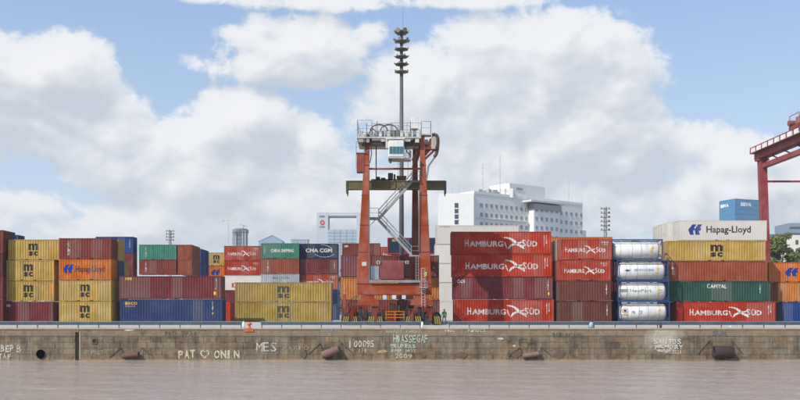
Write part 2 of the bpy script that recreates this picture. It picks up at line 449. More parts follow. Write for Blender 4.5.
_mk = {}
def mark_mesh(key, tris, L, H, flat=False):
    k = (key, L, H, flat)
    if k not in _mk:
        d = container_meshes(L, H, flat)
        q = [[(-L / 2 + u * L, v * H) for u, v in t] for t in tris]
        vs, fs = conform(q, d['breaks'])
        me = bpy.data.meshes.new(key); me.from_pydata(vs, [], fs); me.materials.append(M_MARK); _mk[k] = me
    return _mk[k]
WHITE = (.68, .66, .62); BLACK = (.02, .02, .022); BLUE = (.02, .06, .30); YEL = (.8, .5, .03); RED = (.5, .03, .02); NAVY = (.015, .025, .09)
def marks_for(kind, size):
    w40 = size > 9
    code = lambda x, z0=.32, z1=.84: ('identification_code', column_text('7421063', x, x + .011 * (1 if w40 else 2), z0, z1), WHITE)
    if kind == 'msc':
        a, b = (.44, .565) if w40 else (.40, .585)
        return [('emblem', msc_mark(a, b, .2, .80), BLACK)]
    if kind in ('hs', 'hs_small'):
        r = [('lettering', txt('H', .135, .172, .33, .64, .02) + txt('AMBURG', .182, .52, .33, .575, .025), WHITE),
             ('emblem', bird(.53, .735, .22, .76), WHITE),
             ('lettering', txt('S', .705, .745, .33, .64, .02) + txt('ÜD', .755, .86, .33, .63, .025), WHITE),
             ('identification_code', column_text('4180226', .925, .934, .35, .85), WHITE), ('identification_code', column_text('45R1', .948, .957, .45, .85), WHITE)]
        if not w40:
            r = [('lettering', txt('H', .10, .145, .36, .60) + txt('AMBURG', .155, .49, .36, .55, .02), WHITE), ('emblem', bird(.47, .70, .28, .68), WHITE),
                 ('lettering', txt('S', .70, .745, .36, .60) + txt('ÜD', .755, .88, .36, .57, .02), WHITE),
                 ('identification_code', txt('418022', .80, .94, .80, .86, .01), WHITE), ('identification_code', txt('22G1', .85, .92, .70, .76, .01), WHITE)]
        return r
    if kind == 'hapag':
        if w40: return [('emblem', hl_mark(.115, .262, .28, .80), BLUE), ('lettering', txt('Hapag-Lloyd', .32, .82, .28, .72, .022), BLACK)]
        return [('emblem', hl_mark(.08, .27, .34, .74), BLUE), ('lettering', txt('Hapag-Lloyd', .31, .88, .30, .68, .02), (.06, .03, .06))]
    if kind == 'hapag_plain':
        return [('emblem', hl_mark(.33, .60, .30, .72), BLUE)]
    if kind == 'seaco_blue': return [('lettering', txt('SEACO', .045, .165, .76, .88, .03), YEL), ('decal', txt('seaco', .05, .15, .66, .72, .01), (.7, .25, .2)), ('decal', poly2d([(.90, .6), (.915, .6), (.915, .67), (.90, .67)], [(.90, .35), (.915, .35), (.915, .42), (.90, .42)]), YEL), ('identification_code', column_text('904417', .90, .909, .48, .9), WHITE)]
    if kind == 'seaco_maroon': return [('decal', poly2d([(.06, .83), (.125, .83), (.125, .93), (.06, .93)]), YEL), ('lettering', txt('SEACO', .066, .119, .85, .91, .02), NAVY), ('decal', poly2d([(.925, .18), (.95, .18), (.95, .32), (.925, .32)], [(.94, .42), (.95, .42), (.95, .5), (.94, .5)]), YEL), ('identification_code', column_text('813092', .945, .953, .5, .9), WHITE)]
    if kind == 'oo': return [('lettering', txt('OOl', .04, .115, .72, .88, .03), WHITE), ('decal', poly2d([(.95, .2), (.965, .2), (.965, .32), (.95, .32)]), YEL), code(.945, .4, .85)]
    if kind == 'china': return [('lettering', txt('CHINA SHIPPING', .26, .86, .40, .62, .03), WHITE), ('emblem', column_text('CSL', .08, .11, .3, .75), WHITE)]
    if kind == 'cma': return [('lettering', txt('CMA CGM', .15, .85, .42, .68, .03), WHITE), ('emblem', arc2d(.35, .95, .1, .92, -30, -150, .06), (.55, .6, .7)), ('emblem', arc2d(.30, .86, .15, .93, 20, 95, .06), (.55, .6, .7))]
    if kind == 'cosco': return [('lettering', txt('COSCO', .25, .92, .10, .48, .05), BLUE), ('lettering', txt('SEAS CO LTD', .30, .75, .68, .80, .01), NAVY)]
    if kind == 'kline': return [('lettering', txt('K', .20, .30, .15, .5, .05) + txt('LINE', .34, .6, .2, .45, .02), RED)]
    if kind == 'capital': return [('lettering', txt('C', .375, .40, .66, .88, .02) + txt('APITAL', .405, .575, .66, .84, .02), WHITE), code(.905, .4, .85)]
    if kind == 'vert': return [('lettering', column_text('TEXLINE', .165, .205, .16, .86), WHITE)] if not w40 else [('lettering', column_text('TRITON', .035, .055, .3, .9), WHITE)]
    if kind == 'codes': return [code(.90)]
    if kind == 'spot': return [('decal', ring2d(.045, .065, .74, .86, .95), (.03, .22, .6)), ('decal', poly2d([(.94, .4), (.952, .4), (.952, .48), (.94, .48)]), YEL)]
    if kind == 'white_small': return [('lettering', txt('HOEGH', .05, .17, .88, .95, .01), (.4, .1, .06)), code(.93, .5, .9)]
    if kind == 'yellow_word': return [('lettering', txt('SEACO', .06, .2, .76, .9, .02), YEL)]
    if kind == 'corner': return [('decal', poly2d([(.06, .74), (.16, .74), (.16, .86), (.06, .86)]), (.5, .45, .42))]
    return []
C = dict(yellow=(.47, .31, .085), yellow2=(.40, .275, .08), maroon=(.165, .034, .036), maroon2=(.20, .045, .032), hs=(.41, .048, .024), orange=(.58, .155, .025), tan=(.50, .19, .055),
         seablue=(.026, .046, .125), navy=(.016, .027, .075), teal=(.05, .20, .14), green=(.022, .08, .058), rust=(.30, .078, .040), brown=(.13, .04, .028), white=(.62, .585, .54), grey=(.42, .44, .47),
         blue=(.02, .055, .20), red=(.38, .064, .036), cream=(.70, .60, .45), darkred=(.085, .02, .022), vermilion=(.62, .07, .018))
L20, L40, HS_, HC_ = 6.4, 12.6, 2.58, 2.85
N_CONT = 0
def container(x_left, D, z, size, H, colour, marks, label, group=None, turned=False, frame_col=None, patch=None):
    L = size; flat = colour in ('white', 'cream'); d = container_meshes(L, H, flat); col = C[colour]
    k = random.uniform(.92, 1.08); col = tuple(c * k for c in col)
    if turned: loc = (x_left + W / 2, D, z)
    else: loc = (x_left + L / 2, D, z)
    r = thing('shipping_container', label, 'shipping container', loc, group); r.rotation_euler = (0, 0, random.uniform(-.004, .004))
    put('frame', d['frame'], r, frame_col or tuple(c * .93 for c in col))
    put('side_panel', d['side'], r, col); put('side_panel', d['side_back'], r, col)
    put('roof_panel', d['roof'], r, col); put('end_panel', d['end'], r, col)
    for nm in ('door_a', 'door_b'):
        dr = put('door', d[nm], r, col); put('lock_rod', d[nm + '_rod'], dr, tuple(.5 * c + .12 for c in col))
    for i, (nm, tris, mc) in enumerate(marks_for(marks, L)):
        put(nm, mark_mesh(nm + str(marks) + str(i), tris, L, H, flat), r, mc)
    if patch:
        put('sticker', mark_mesh('sticker' + str(patch), poly2d([(patch[0], patch[2]), (patch[1], patch[2]), (patch[1], patch[3]), (patch[0], patch[3])]), L, H), r, (.75, .28, .02))
    if turned:
        r.rotation_euler = (0, 0, math.pi / 2); r.location = (x_left + W / 2, D, z)
        # after the turn the doors (-x end) face the quay: shift so that this end stands at depth D
        r.location = (x_left + W, D + L / 2, z)
    return r
def stack(D, px, size, H, rows, group=None, anchor='l', turned=False):
    """rows from the top down: (colour, marks, label[, dx px[, extra]]); None leaves out a row that nothing shows"""
    n = len(rows)
    for i, row in enumerate(rows):
        if row is None: continue
        z = (n - 1 - i) * H + .012 * (n - 1 - i) + .002
        colour, marks, label = row[:3]
        dx = row[3] if len(row) > 3 else 0
        ex = row[4] if len(row) > 4 else {}
        width = (W if turned else size)
        xl = X(px + dx, D) if anchor == 'l' else X(px + dx, D) - width
        container(xl, D + random.uniform(-.03, .03), z, size, H, colour, marks, label, group, turned, **ex)

# --- the yard's stacks, from one end of the quay to the other
stack(112, 3, L40, HC_, [
    ('maroon2', 'codes', 'brown-red container cut off by the frame, topmost of its stack beside the yellow stack'),
    ('darkred', None, 'dark red container cut by the frame edge, second from top beside the first yellow stack'),
    ('maroon', None, 'maroon container cut by the frame edge, one above the ground beside the first yellow stack'),
    ('maroon', None, 'maroon container cut by the frame edge, lowest of its stack beside the first yellow stack')], anchor='r')
stack(130, 8, L20, HS_, [('seablue', 'codes', 'blue container peeking above the frame-edge stack of maroon containers')] + [None] * 4, anchor='r')
stack(136, 18, L20, HS_, [('seablue', None, 'blue container end showing just above the topmost container of the first yellow stack')] + [None] * 4, anchor='r')
g = 'yellow twenty-foot containers by the quay'
stack(113, 8, L20, HS_, [
    ('yellow', 'msc', 'yellow container with black m-over-sc emblem, topmost of the first yellow stack'),
    ('yellow', 'msc', 'yellow container with black m-over-sc emblem, second from top of the first yellow stack', -5, dict(patch=(.985, 1.0, .05, .95))),
    ('yellow', 'msc', 'yellow container with m-over-sc emblem and orange sticker, just above a maroon container', -5, dict(patch=(.93, .98, .35, .85))),
    ('maroon', 'corner', 'maroon container at the bottom under three yellow containers', -6)], g)
stack(111, 59, L20, HS_, [
    ('maroon2', 'vert', 'brown-red container with a vertical white word, on top of an orange container'),
    ('orange', 'hapag', 'orange container with blue chevron emblem and dark lettering between brown-red and yellow containers'),
    ('yellow', 'msc', 'yellow container with m-over-sc emblem directly under the orange lettered container'),
    ('yellow', 'msc', 'yellow container with m-over-sc emblem, lowest of the stack with the orange lettered container')], g)
stack(113.6, 118.5, L20, HS_, [
    ('yellow', None, 'yellow container end seen right behind the brown-red container with vertical white word'),
    ('seablue', None, 'blue container end seen in the second row behind the orange lettered container'),
    ('yellow2', None, 'yellow container end in the second row, one above the ground'),
    ('maroon', None, 'dark red container end on the ground behind the lowest yellow container')], anchor='r')
stack(116.3, 122.5, L20, HS_, [('yellow', None, 'yellow container end in the third row behind the orange lettered container'), ('yellow2', None, 'dim yellow container end in the third row, middle of its stack of three'), ('yellow2', None, 'dim yellow container end in the third row, on the ground')], anchor='r')
stack(155, 133, L20, HC_, [('blue', 'codes', 'bright blue container with dark end, topmost behind the brown-red and yellow stacks'), ('maroon', 'spot', 'maroon container with a yellow spot under the bright blue container'), ('maroon', None, 'maroon container low behind the stacks, under the one with a yellow spot'), None, None], anchor='r')
stack(155, 139, L20, HS_, [('teal', 'vert', 'teal green container with a vertical white word, behind the long maroon container'), ('maroon2', 'vert', 'brown-maroon container under the teal green one'), None, None, None])
stack(155.2, 177.6, L20, HS_, [('rust', None, 'rusty brown container with doors facing the quay, beside the teal green container'), ('rust', None, 'rusty orange-brown container with doors facing the quay, one below the rusty topmost one'), None, None, None], turned=True)
stack(165, 188, L20, HS_, [('blue', None, 'blue container end between the rusty door end and the small yellow container'), ('blue', None, 'lower blue container end next to the orange container under the small yellow one'), None, None, None], turned=True)
stack(175, 200, L20, HS_, [('yellow', 'msc', 'small far yellow container with m-over-sc emblem on a dull orange one'), ('orange', 'hapag_plain', 'dull orange container with blue chevron emblem under the small far yellow one'), None, None, None])
stack(158, 224, L20, HS_, [('red', 'hs', 'faded red container with white bird emblem, topmost next to the small far yellow container'), ('hs', 'hs', 'red container with white bird emblem directly on the white container'),
     ('white', 'kline', 'white container with red letter K below two red containers', .5), ('maroon', None, 'maroon container under the white container with red letter'), ('seablue', None, 'dark blue container in the gap between the long blue one and the yellow pair')])
stack(119.5, 211.5, L20, HS_, [('vermilion', None, 'bright orange-red container door end standing in the gap beside the long blue container')], turned=True)
stack(111.5, 119.5, L40, HC_, [('maroon', 'seaco_maroon', 'long maroon container with small yellow label on top of the long blue container', -.3), ('seablue', 'seaco_blue', 'long blue container with yellow word on the ground under the long maroon one', .6)])
stack(152, 261, L20, HS_, [('teal', 'china', 'green container with white lettering, topmost beside the navy lettered container'), ('rust', 'vert', 'rust brown container between a green and a grey container'), ('grey', 'cosco', 'grey container with blue lettering behind the yellow pair'), None, None])
stack(153, 300, L20, HS_, [('navy', 'cma', 'navy container with white lettering and arc, topmost next to the green lettered one'), ('maroon', 'codes', 'maroon container under the navy lettered container'), ('red', 'hs', 'red container with white bird emblem under the maroon and navy containers'), ('navy', None, 'navy container showing a narrow strip beside the upper yellow one of the pair', 1), ('seablue', None, 'blue container showing a narrow strip beside the lower yellow one of the pair', 1)])
stack(118, 235, L40, HS_, [('yellow2', 'msc', 'long yellow container with m-over-sc emblem, upper one of the pair'), ('yellow2', 'msc', 'long yellow container with m-over-sc emblem, lower one of the pair')], 'long yellow containers')
stack(152, 342, L20, HS_, [('maroon2', 'corner', 'brown-red container on the far stack behind the crane leg')] + [None] * 4)
stack(160, 379.5, L20, HS_, [('red', 'hs', 'far red container showing between the brown-red one and the navy one behind the crane')] + [None] * 4)
stack(157, 387.5, L40, HC_, [('navy', 'yellow_word', 'navy container with red top rail and yellow word behind the crane stairs', 0, dict(frame_col=(.42, .04, .025)))] + [None] * 4)
stack(116, 341, L40, HC_, [('maroon', 'spot', 'long maroon container with a blue spot behind the crane, topmost of three'), ('tan', 'codes', 'long orange container behind the crane, middle of three'), ('maroon2', 'codes', 'long brown-red container behind the crane wheels, lowest of three', .5)])
g = 'stacked white containers behind the crane'
stack(137.7, 436, L40, 2.9, [('white', 'white_small', 'white container, topmost of the white stack beside the red stack', 0), ('white', None, 'white container, second from top of the white stack', -1), ('white', None, 'white container, middle of the white stack beside the red stack', -1), ('white', None, 'white container, second from the ground in the white stack', 0), ('white', None, 'white container at the ground behind the worker')], g)
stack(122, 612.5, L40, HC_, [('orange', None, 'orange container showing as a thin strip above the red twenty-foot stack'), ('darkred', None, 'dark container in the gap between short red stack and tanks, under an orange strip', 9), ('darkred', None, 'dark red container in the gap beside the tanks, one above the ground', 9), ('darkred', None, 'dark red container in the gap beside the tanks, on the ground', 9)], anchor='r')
g = 'long red containers stacked by the crane'
stack(114, 452, L40, HC_, [
    ('hs', 'hs', 'long red container with white bird emblem, topmost of the stack beside the crane', -.6),
    ('hs', 'hs', 'long red container with white bird emblem, second from top beside the crane', .2),
    ('maroon', 'oo', 'long maroon-red container with two white rings in its corner, third from top beside the crane', 1.2),
    ('hs', 'hs', 'long red container with white bird emblem, on the ground beside the crane', 2)], g)
g = 'twenty-foot red and brown containers'
stack(112, 559.5, L20, HS_, [
    ('red', 'hs', 'short red container with white bird emblem, topmost next to the tank stack', .6),
    ('red', 'hs', 'short red container with white bird emblem directly above a brown one', -.3),
    ('brown', 'codes', 'short brown container, upper of two below the short red ones', 0),
    ('brown', 'codes', 'short brown container on the ground beside the tank stack', .5)], g)
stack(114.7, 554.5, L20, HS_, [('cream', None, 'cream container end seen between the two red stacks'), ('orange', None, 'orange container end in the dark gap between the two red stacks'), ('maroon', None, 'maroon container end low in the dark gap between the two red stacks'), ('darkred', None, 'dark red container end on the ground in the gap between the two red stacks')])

# --- tank containers
def tank_container(x_left, D, z, label, marks, group, dim=1.0):
    L, H, R = L20, HS_, 1.1; blue = (.022, .058, .17)
    r = thing('tank_container', label, 'tank container', (x_left + L / 2, D, z), group); h = L / 2
    ox, oy, oz = r.location
    def b(mb, name, mat, col, smooth=False):
        return put(name, mb.mesh(name, mat, smooth=smooth), r, col)
    mb = MB()
    for sx in (-1, 1):
        for y in (.06, W - .06): mb.box(sx * h - .06 - sx * .06, sx * h + .06 - sx * .06, y - .06, y + .06, 0, H)
        for zz in (.08, H - .08): mb.box(sx * (h - .06) - .055, sx * (h - .06) + .055, .12, W - .12, zz - .06, zz + .06)
        mb.bar((sx * (h - .06), .12, .14), (sx * (h - .06), W * .5, .75), .07); mb.bar((sx * (h - .06), W - .12, .14), (sx * (h - .06), W * .5, .75), .07)
        mb.bar((sx * (h - .06), .12, H - .14), (sx * (h - .06), W * .35, H - .8), .07)
    for y in (.06, W - .06):
        mb.box(-h + .12, h - .12, y - .05, y + .05, .03, .15); mb.box(-h + .12, h - .12, y - .045, y + .045, H - .11, H - .01)
    for sx in (-1, 1):
        for y in (.06, W - .06): mb.bar((sx * (h - .12), y, .55), (sx * (h - .75), y, .15), .06)
    b(mb, 'frame', M_STEEL, blue)
    prof = [(.02, -h + .16), (.45, -h + .2), (.8, -h + .3), (R - .1, -h + .45), (R, -h + .62), (R, h - .62), (R - .1, h - .45), (.8, h - .3), (.45, h - .2), (.02, h - .16)]
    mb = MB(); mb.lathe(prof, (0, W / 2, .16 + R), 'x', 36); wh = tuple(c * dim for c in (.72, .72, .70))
    b(mb, 'tank', M_TANK, wh, True)
    for x in (-h * .62, -h * .18, h * .18, h * .62):
        mb = MB(); mb.lathe([(R - .02, x - .035), (R + .012, x - .035), (R + .012, x + .035), (R - .02, x + .035)], (0, W / 2, .16 + R), 'x', 36)
        b(mb, 'band', M_TANK, tuple(c * .62 for c in wh))
    mb = MB(); mb.box(-h + .3, h - .3, W / 2 - .75, W / 2 - .35, H - .10, H - .06); mb.box(-.5, .5, W / 2 - .3, W / 2 + .3, H - .16, H - .03)
    for x in (-1.6, 1.3): mb.tube((x, W / 2, H - .2), (x, W / 2, H - .04), .2, n=10)
    b(mb, 'walkway', M_STEEL, (.36, .33, .28))
    mb = MB()
    for i in range(7): mb.bar((h - .52, .05, .3 + i * .32), (h - .2, .05, .3 + i * .32), .025)
    mb.bar((h - .52, .05, .15), (h - .52, .05, H - .1), .03); b(mb, 'ladder', M_STEEL, blue)
    for nm, tris, mc in marks:          # lie on the curved shell
        vs = []; fs = []; tri2 = []
        for t in tris: tri2 += [t]
        for t in tri2:
            k = len(vs)
            for u, v in t:
                zz = .16 + R + (v - .5) * 1.7; a = math.asin(max(-.98, min(.98, (zz - .16 - R) / (R + .012))))
                vs.append((-h + u * L, W / 2 - (R + .014) * math.cos(a), .16 + R + (R + .014) * math.sin(a)))
            fs.append(tuple(range(k, k + len(t))))
        me = bpy.data.meshes.new(nm); me.from_pydata(vs, [], fs); me.materials.append(M_MARK); put(nm, me, r, mc)
    for x0, x1, zc in ((.76, .80, .42), (.78, .83, .62)):
        me = MB(); a = W / 2 - (R + .02); zz = .16 + R + (zc - .5) * 1.7
        me.box(-h + x0 * L, -h + x1 * L, a - .0, a + .16, zz - .13, zz + .13); b(me, 'placard', M_CLEAN, (.62, .42, .12))
    return r
M_TANK = paint_material('tank_shell_paint', .32, .35, .1)
g = 'tank containers in one stack'
DK = (.12, .16, .25)
for i, (px, label, mk) in enumerate((
    (611.5, 'blank white tank in a blue frame, topmost of the tank stack', []),
    (617.0, 'white tank with blue upper-case word, just under the blank tank', [('lettering', txt('SINOCHEM', .34, .72, .46, .62, .02), (.10, .25, .5)), ('emblem', poly2d([(.14, .52), (.21, .58), (.28, .52), (.21, .42)]), (.03, .12, .4))]),
    (617.8, 'white tank with grey mixed-case word and box logo in blue frame, second from the ground', [('lettering', txt('NewPort', .24, .66, .44, .66, .02), (.2, .28, .27)), ('emblem', poly2d([(.06, .44), (.21, .44), (.21, .66), (.06, .66)]), (.25, .30, .30)), ('decal', txt('WP 4', .80, .92, .5, .6) + txt('UN 22', .80, .92, .38, .46), DK)]),
    (618.5, 'white tank with round orange and blue emblem in blue frame, on the ground', [('emblem', ring2d(.07, .20, .40, .80, .35), (.7, .3, .1)), ('emblem', ring2d(.105, .165, .5, .7, .98), (.02, .06, .35)), ('lettering', txt('TANK', .05, .20, .26, .34, .02), DK), ('decal', txt('PSI', .27, .33, .38, .58, .03) + txt('KG', .40, .47, .5, .62, .03) + txt('LT', .40, .47, .34, .46, .03), DK)]))):
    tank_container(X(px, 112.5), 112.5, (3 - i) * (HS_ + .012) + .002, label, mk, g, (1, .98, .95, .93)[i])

stack(115, 667, L40, HS_, [
    ('yellow', 'msc', 'long yellow container with m-over-sc emblem right under the white lettered container'),
    ('rust', 'vert', 'long rust-red container with a vertical white word between yellow and green containers', 1.5),
    ('green', 'capital', 'long dark green container with white capitals between rust-red and red containers', 3),
    ('hs', 'hs', 'long red container with white bird emblem on the ground under the dark green one', 9.5)])
stack(128, 678, L40, HC_, [('white', 'hapag', 'long white container with blue chevron emblem and black lettering, above the long yellow one')] + [None] * 4)
for D, px, lab in ((130.7, 667, 'white container end right behind the long white lettered container'), (133.4, 661, 'white container end second behind the long white lettered container'), (136.1, 657.3, 'white container end farthest behind the long white lettered container')):
    stack(D, px, L40, HC_, [('white', None, lab)] + [None] * 4)
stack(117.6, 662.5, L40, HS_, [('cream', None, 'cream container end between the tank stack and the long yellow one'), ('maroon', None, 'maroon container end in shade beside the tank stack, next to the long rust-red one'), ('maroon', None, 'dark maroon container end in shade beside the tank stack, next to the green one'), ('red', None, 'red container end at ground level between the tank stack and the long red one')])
stack(118, 769, L20, HS_, [('orange', 'hapag_plain', 'orange container with blue chevron emblem in front of the tree'), ('tan', 'codes', 'orange-tan container under the chevron one by the frame edge', 9), ('blue', 'codes', 'blue container on the ground by the frame edge, under two orange ones', 13)])
stack(120.6, 776, L20, HS_, [None, ('cream', None, 'cream container end beside the orange-tan container near the frame edge'), ('grey', None, 'grey-blue container end next to the blue ground container near the frame edge', 3)])

# ------------------------------------------------------------------ ground, apron, water, quay
mb = MB(); mb.add([(-2400, 110.5, 0), (2400, 110.5, 0), (2400, 3000, 0), (-2400, 3000, 0)], [(0, 1, 2, 3)])
structure(mb.build('yard_ground', M_YARD))
mb = MB(); mb.add([(-2400, 98.45, -.565), (2400, 98.45, -.565), (2400, 110.5, 0), (-2400, 110.5, 0)], [(0, 1, 2, 3)])
structure(mb.build('apron_pavement', M_CONC))
WL = -4.0
def water():
    nx, ny = 560, 230; x0, x1, y0, y1 = -70.0, 70.0, 42.0, 97.98
    vs = []; fs = []
    for j in range(ny + 1):
        y = y0 + (y1 - y0) * j / ny
        for i in range(nx + 1):
            x = x0 + (x1 - x0) * i / nx
            edge = min(1, (x - x0) / 6, (x1 - x) / 6, (y - y0) / 4)
            h = .04 * noise.noise(Vector((x * .5, y * .8, 1))) + .03 * noise.noise(Vector((x * 1.2 + 3, y * 1.9, 5))) + .025 * math.sin(x * .35 + y * 1.15 + 2 * noise.noise(Vector((x * .1, y * .1, 9))))
            vs.append((x, y, WL + h * max(0, edge)))
    w = nx + 1
    for j in range(ny):
        for i in range(nx): fs.append((j * w + i, j * w + i + 1, (j + 1) * w + i + 1, (j + 1) * w + i))
    for a, b, c, d in ((-2400, x0, y0, y1), (x1, 2400, y0, y1), (-2400, 2400, -400, y0)):
        k = len(vs); vs += [(a, c, WL), (b, c, WL), (b, d, WL), (a, d, WL)]; fs.append((k, k + 1, k + 2, k + 3))
    me = bpy.data.meshes.new('river_water'); me.from_pydata(vs, [], fs); me.materials.append(M_WATER)
    for p in me.polygons: p.use_smooth = True
    o = bpy.data.objects.new('river_water', me); COL.objects.link(o); structure(o)
water()
YQ = 98.0
qx = lambda px: X(px, YQ)
qz = lambda py: Z(py, YQ)
M_PAD = simple('worn_pad', (.125, .085, .052), .95, 2.0, .6, .6)
quay = thing('quay_wall', 'long stained stone quay wall with graffiti rising from the brown water', 'quay wall', (0, YQ, -6))
na, nb = qx(75.2), qx(79.2); zt = -.66
rw = random.Random(11); mb = MB()
def block(x0, x1, z0, z1, g=.022):
    y = YQ + rw.uniform(0, .035); j = lambda: rw.uniform(-.012, .012); q = lambda a: YQ + .12
    f0 = [(x0 + g + j(), y + abs(j()), z0 + g + j()), (x1 - g + j(), y + abs(j()), z0 + g + j()), (x1 - g + j(), y + abs(j()), z1 - g + j()), (x0 + g + j(), y + abs(j()), z1 - g + j())]
    e = .03; f1 = [(x0 + g * .5, y + e, z0 + g * .5), (x1 - g * .5, y + e, z0 + g * .5), (x1 - g * .5, y + e, z1 - g * .5), (x0 + g * .5, y + e, z1 - g * .5)]
    f2 = [(a, YQ + .14, c) for a, b_, c in f1]
    k = 4; mb.add(f0 + f1 + f2, [(0, 1, 2, 3)] + [(r_ * k + i, r_ * k + (i + 1) % k, (r_ + 1) * k + (i + 1) % k, (r_ + 1) * k + i) for r_ in (0, 1) for i in range(4)])
for xs_, xe_ in ((-62.0, na), (nb, 62.0)):
    zc = [-4.7, -4.02, -3.38, -2.7, -2.05, -1.36]
    for z0, z1 in zip(zc, zc[1:]):
        x = xs_
        while x < xe_ - .05:
            w_ = rw.uniform(.7, 2.1); x2 = min(xe_, x + w_)
            if xe_ - x2 < .5: x2 = xe_
            block(x, x2, z0, z1); x = x2
    x = xs_
    while x < xe_ - .05:
        w_ = rw.uniform(2.6, 6.0); x2 = min(xe_, x + w_)
        if xe_ - x2 < 1: x2 = xe_
        block(x, x2, -1.36, zt, .012); x = x2
stones = mb
mb = MB()
mb.box(-62, na, YQ + .075, YQ + 1.5, -6, zt - .002); mb.box(nb, 62, YQ + .075, YQ + 1.5, -6, zt - .002); mb.box(-300, -62, YQ, YQ + 1.5, -6, zt); mb.box(62, 300, YQ, YQ + 1.5, -6, zt); mb.box(na, nb, YQ, YQ + 1.5, -.95, zt); mb.box(na, nb, YQ + .45, YQ + 1.5, -6, -.95)
wall_o = mb.build('wall_face', M_WALL, quay); wall_o.location = (0, 0, 0)
st_o = stones.build('stone_facing', M_WALL, quay); st_o.data.transform(Matrix.Translation(parent_world(quay))); st_o.location = -Vector(quay.location)
# keep texture space = world: shift the mesh so that the object sits at the world origin
wall_o.data.transform(Matrix.Translation(parent_world(quay))); wall_o.location = -Vector(quay.location)
mb = MB()
x = -300.0
while x < 300:
    w = random.uniform(3.2, 4.6); mb.box(x, x + w - .03, YQ - .05, YQ + .55, zt + .002, -.545 + random.uniform(-.012, .012)); x += w
mb.build('coping', M_COPE, quay, bevel=.02)
mb = MB(); mb.box(nb + .02, nb + .14, YQ - .02, YQ + .05, -3.95, -.9); mb.build('notch_edge', M_STEEL, quay, (.45, .38, .28))
mb = MB(); cx, cz = qx(41), qz(354)
mb.lathe([(.50, -.10), (.50, .25), (.42, .25), (.42, -.10), (.50, -.10)], (cx, YQ, cz), 'y', 28); mb.build('drain_pipe', M_CONC, quay)
mb = MB(); mb.lathe([(.415, -.03), (.415, -.02)], (cx, YQ, cz), 'y', 24); mb.build('drain_dark_disc', M_BLACK, quay)  # black disc painted as the darkness inside the pipe
mb = MB(); cx, cz = qx(94.5), qz(341)
for a, b, c, d in ((-.3, -.2, -.3, .3), (.2, .3, -.3, .3), (-.2, .2, .2, .3), (-.2, .2, -.3, -.2)): mb.box(cx + a, cx + b, YQ - .06, YQ + .05, cz + c, cz + d)
mb.build('wall_socket', M_RUSTY, quay)
mb = MB(); mb.box(cx - .198, cx + .198, YQ - .02, YQ + .02, cz - .198, cz + .198); mb.build('socket_dark_plate', M_BLACK, quay)  # black plate painted as the darkness inside the socket
for px in (461.5, 423, 516, 559, 303, 763):
    mb = MB(); w = random.uniform(.3, .6); cx = qx(px); z0 = qz(358); ht = random.uniform(.55, 1.0)
    pts = [(cx + w * math.cos(a), z0 + ht * (.5 + .5 * math.sin(a))) for a in [2 * math.pi * i / 14 for i in range(14)]]
    mb.extr([(x_ + random.uniform(-.14, .14), z_ + random.uniform(-.06, .06)) for x_, z_ in pts], YQ - .03, YQ + .02)
    mb.build('worn_fender_pad', M_PAD, quay)

def graffiti(tris, col, lab=None, jit=0.0):
    """photo-pixel triangles on the wall face"""
    vs = []; fs = []
    for t in tris:
        k = len(vs); vs += [(qx(u), YQ - .012, qz(v)) for u, v in t]; fs.append(tuple(range(k, k + len(t))))
    me = MB(); me.add(vs, fs); o = me.build('graffiti', M_GRAF, quay, col)
    return o
def hand(s, x0, x1, y0, y1, bold=.02, jit=.35):
    """hand-painted word: each letter placed and tilted by itself (y0 = top row)"""
    n = len(s); w = (x1 - x0) / n; r = []
    for i, ch in enumerate(s):
        if ch == ' ': continue
        a = x0 + i * w + random.uniform(-.1, .1) * w; sl = random.uniform(-.12, .12); dy = random.uniform(-jit, jit)
        wid = w * (.35 if ch in '1Il' else .84)
        for t in text2d(ch, bold): r.append([(a + (u + sl * v) * wid, y1 + dy + v * (y0 - y1)) for u, v in t])
    return r
CREAM = (.62, .54, .38); PALE = (.60, .56, .48); MINT = (.45, .58, .48)
graffiti(hand('PAT', 178.5, 196.5, 350, 358.5, .045), CREAM)
heart = [(.5, 0), (.93, .45), (1, .68), (.93, .9), (.78, 1), (.62, .96), (.5, .8), (.38, .96), (.22, 1), (.07, .9), (0, .68), (.07, .45)]
inner = [(.5 + (x - .5) * .66, .5 + (y - .48) * .66) for x, y in heart]
hq = []
for i in range(len(heart)):
    j = (i + 1) % len(heart); hq += [[heart[i], heart[j], inner[j]], [heart[i], inner[j], inner[i]]]
graffiti([[(200 + u * 9.5, 358.6 - v * 8.6) for u, v in t] for t in hq], CREAM)
graffiti(hand('ONIN', 213.5, 241, 350, 358.5, .04), CREAM)
graffiti(hand('BEP', .5, 14, 345, 352, .03), PALE); graffiti(hand('B', 17, 22, 345, 352, .01), CREAM); graffiti(hand('TAP', -1, 12, 353.5, 359, .03), PALE)
graffiti(hand('TOPNET', 85, 104, 350.5, 354.5, .0), (.42, .36, .26))
graffiti(hand('MES', 256.5, 278, 342.5, 351.5, .0), PALE); graffiti(hand('MARIO', 283, 309, 346, 350, -.005), (.38, .33, .25))
graffiti(hand('100095', 349.5, 375, 340.5, 347.5, .02), PALE); graffiti(hand('17.', 359, 367, 348.5, 353, .02), (.5, .4, .25))
graffiti(hand('HARDY', 387, 403, 329.8, 332.8, .01, .1), MINT); graffiti(hand('WARDO', 406, 421, 329.8, 332.8, .01, .1), MINT)
graffiti(hand('H.ASSEGAF', 393, 428.5, 334.8, 342.6, .015), MINT); graffiti(hand('TRUPERS', 390, 416.5, 344, 348, .03), MINT)
graffiti(hand('AMP HOY', 391, 417, 349, 352.6, .02), PALE); graffiti(hand('2009', 395, 413, 353.8, 358.3, .015), CREAM)
graffiti(hand('R.dc', 445, 455, 329.2, 332, .02, .1), PALE); graffiti(hand('Pinocx', 467.5, 486, 329.2, 332.2, .01, .1), PALE)
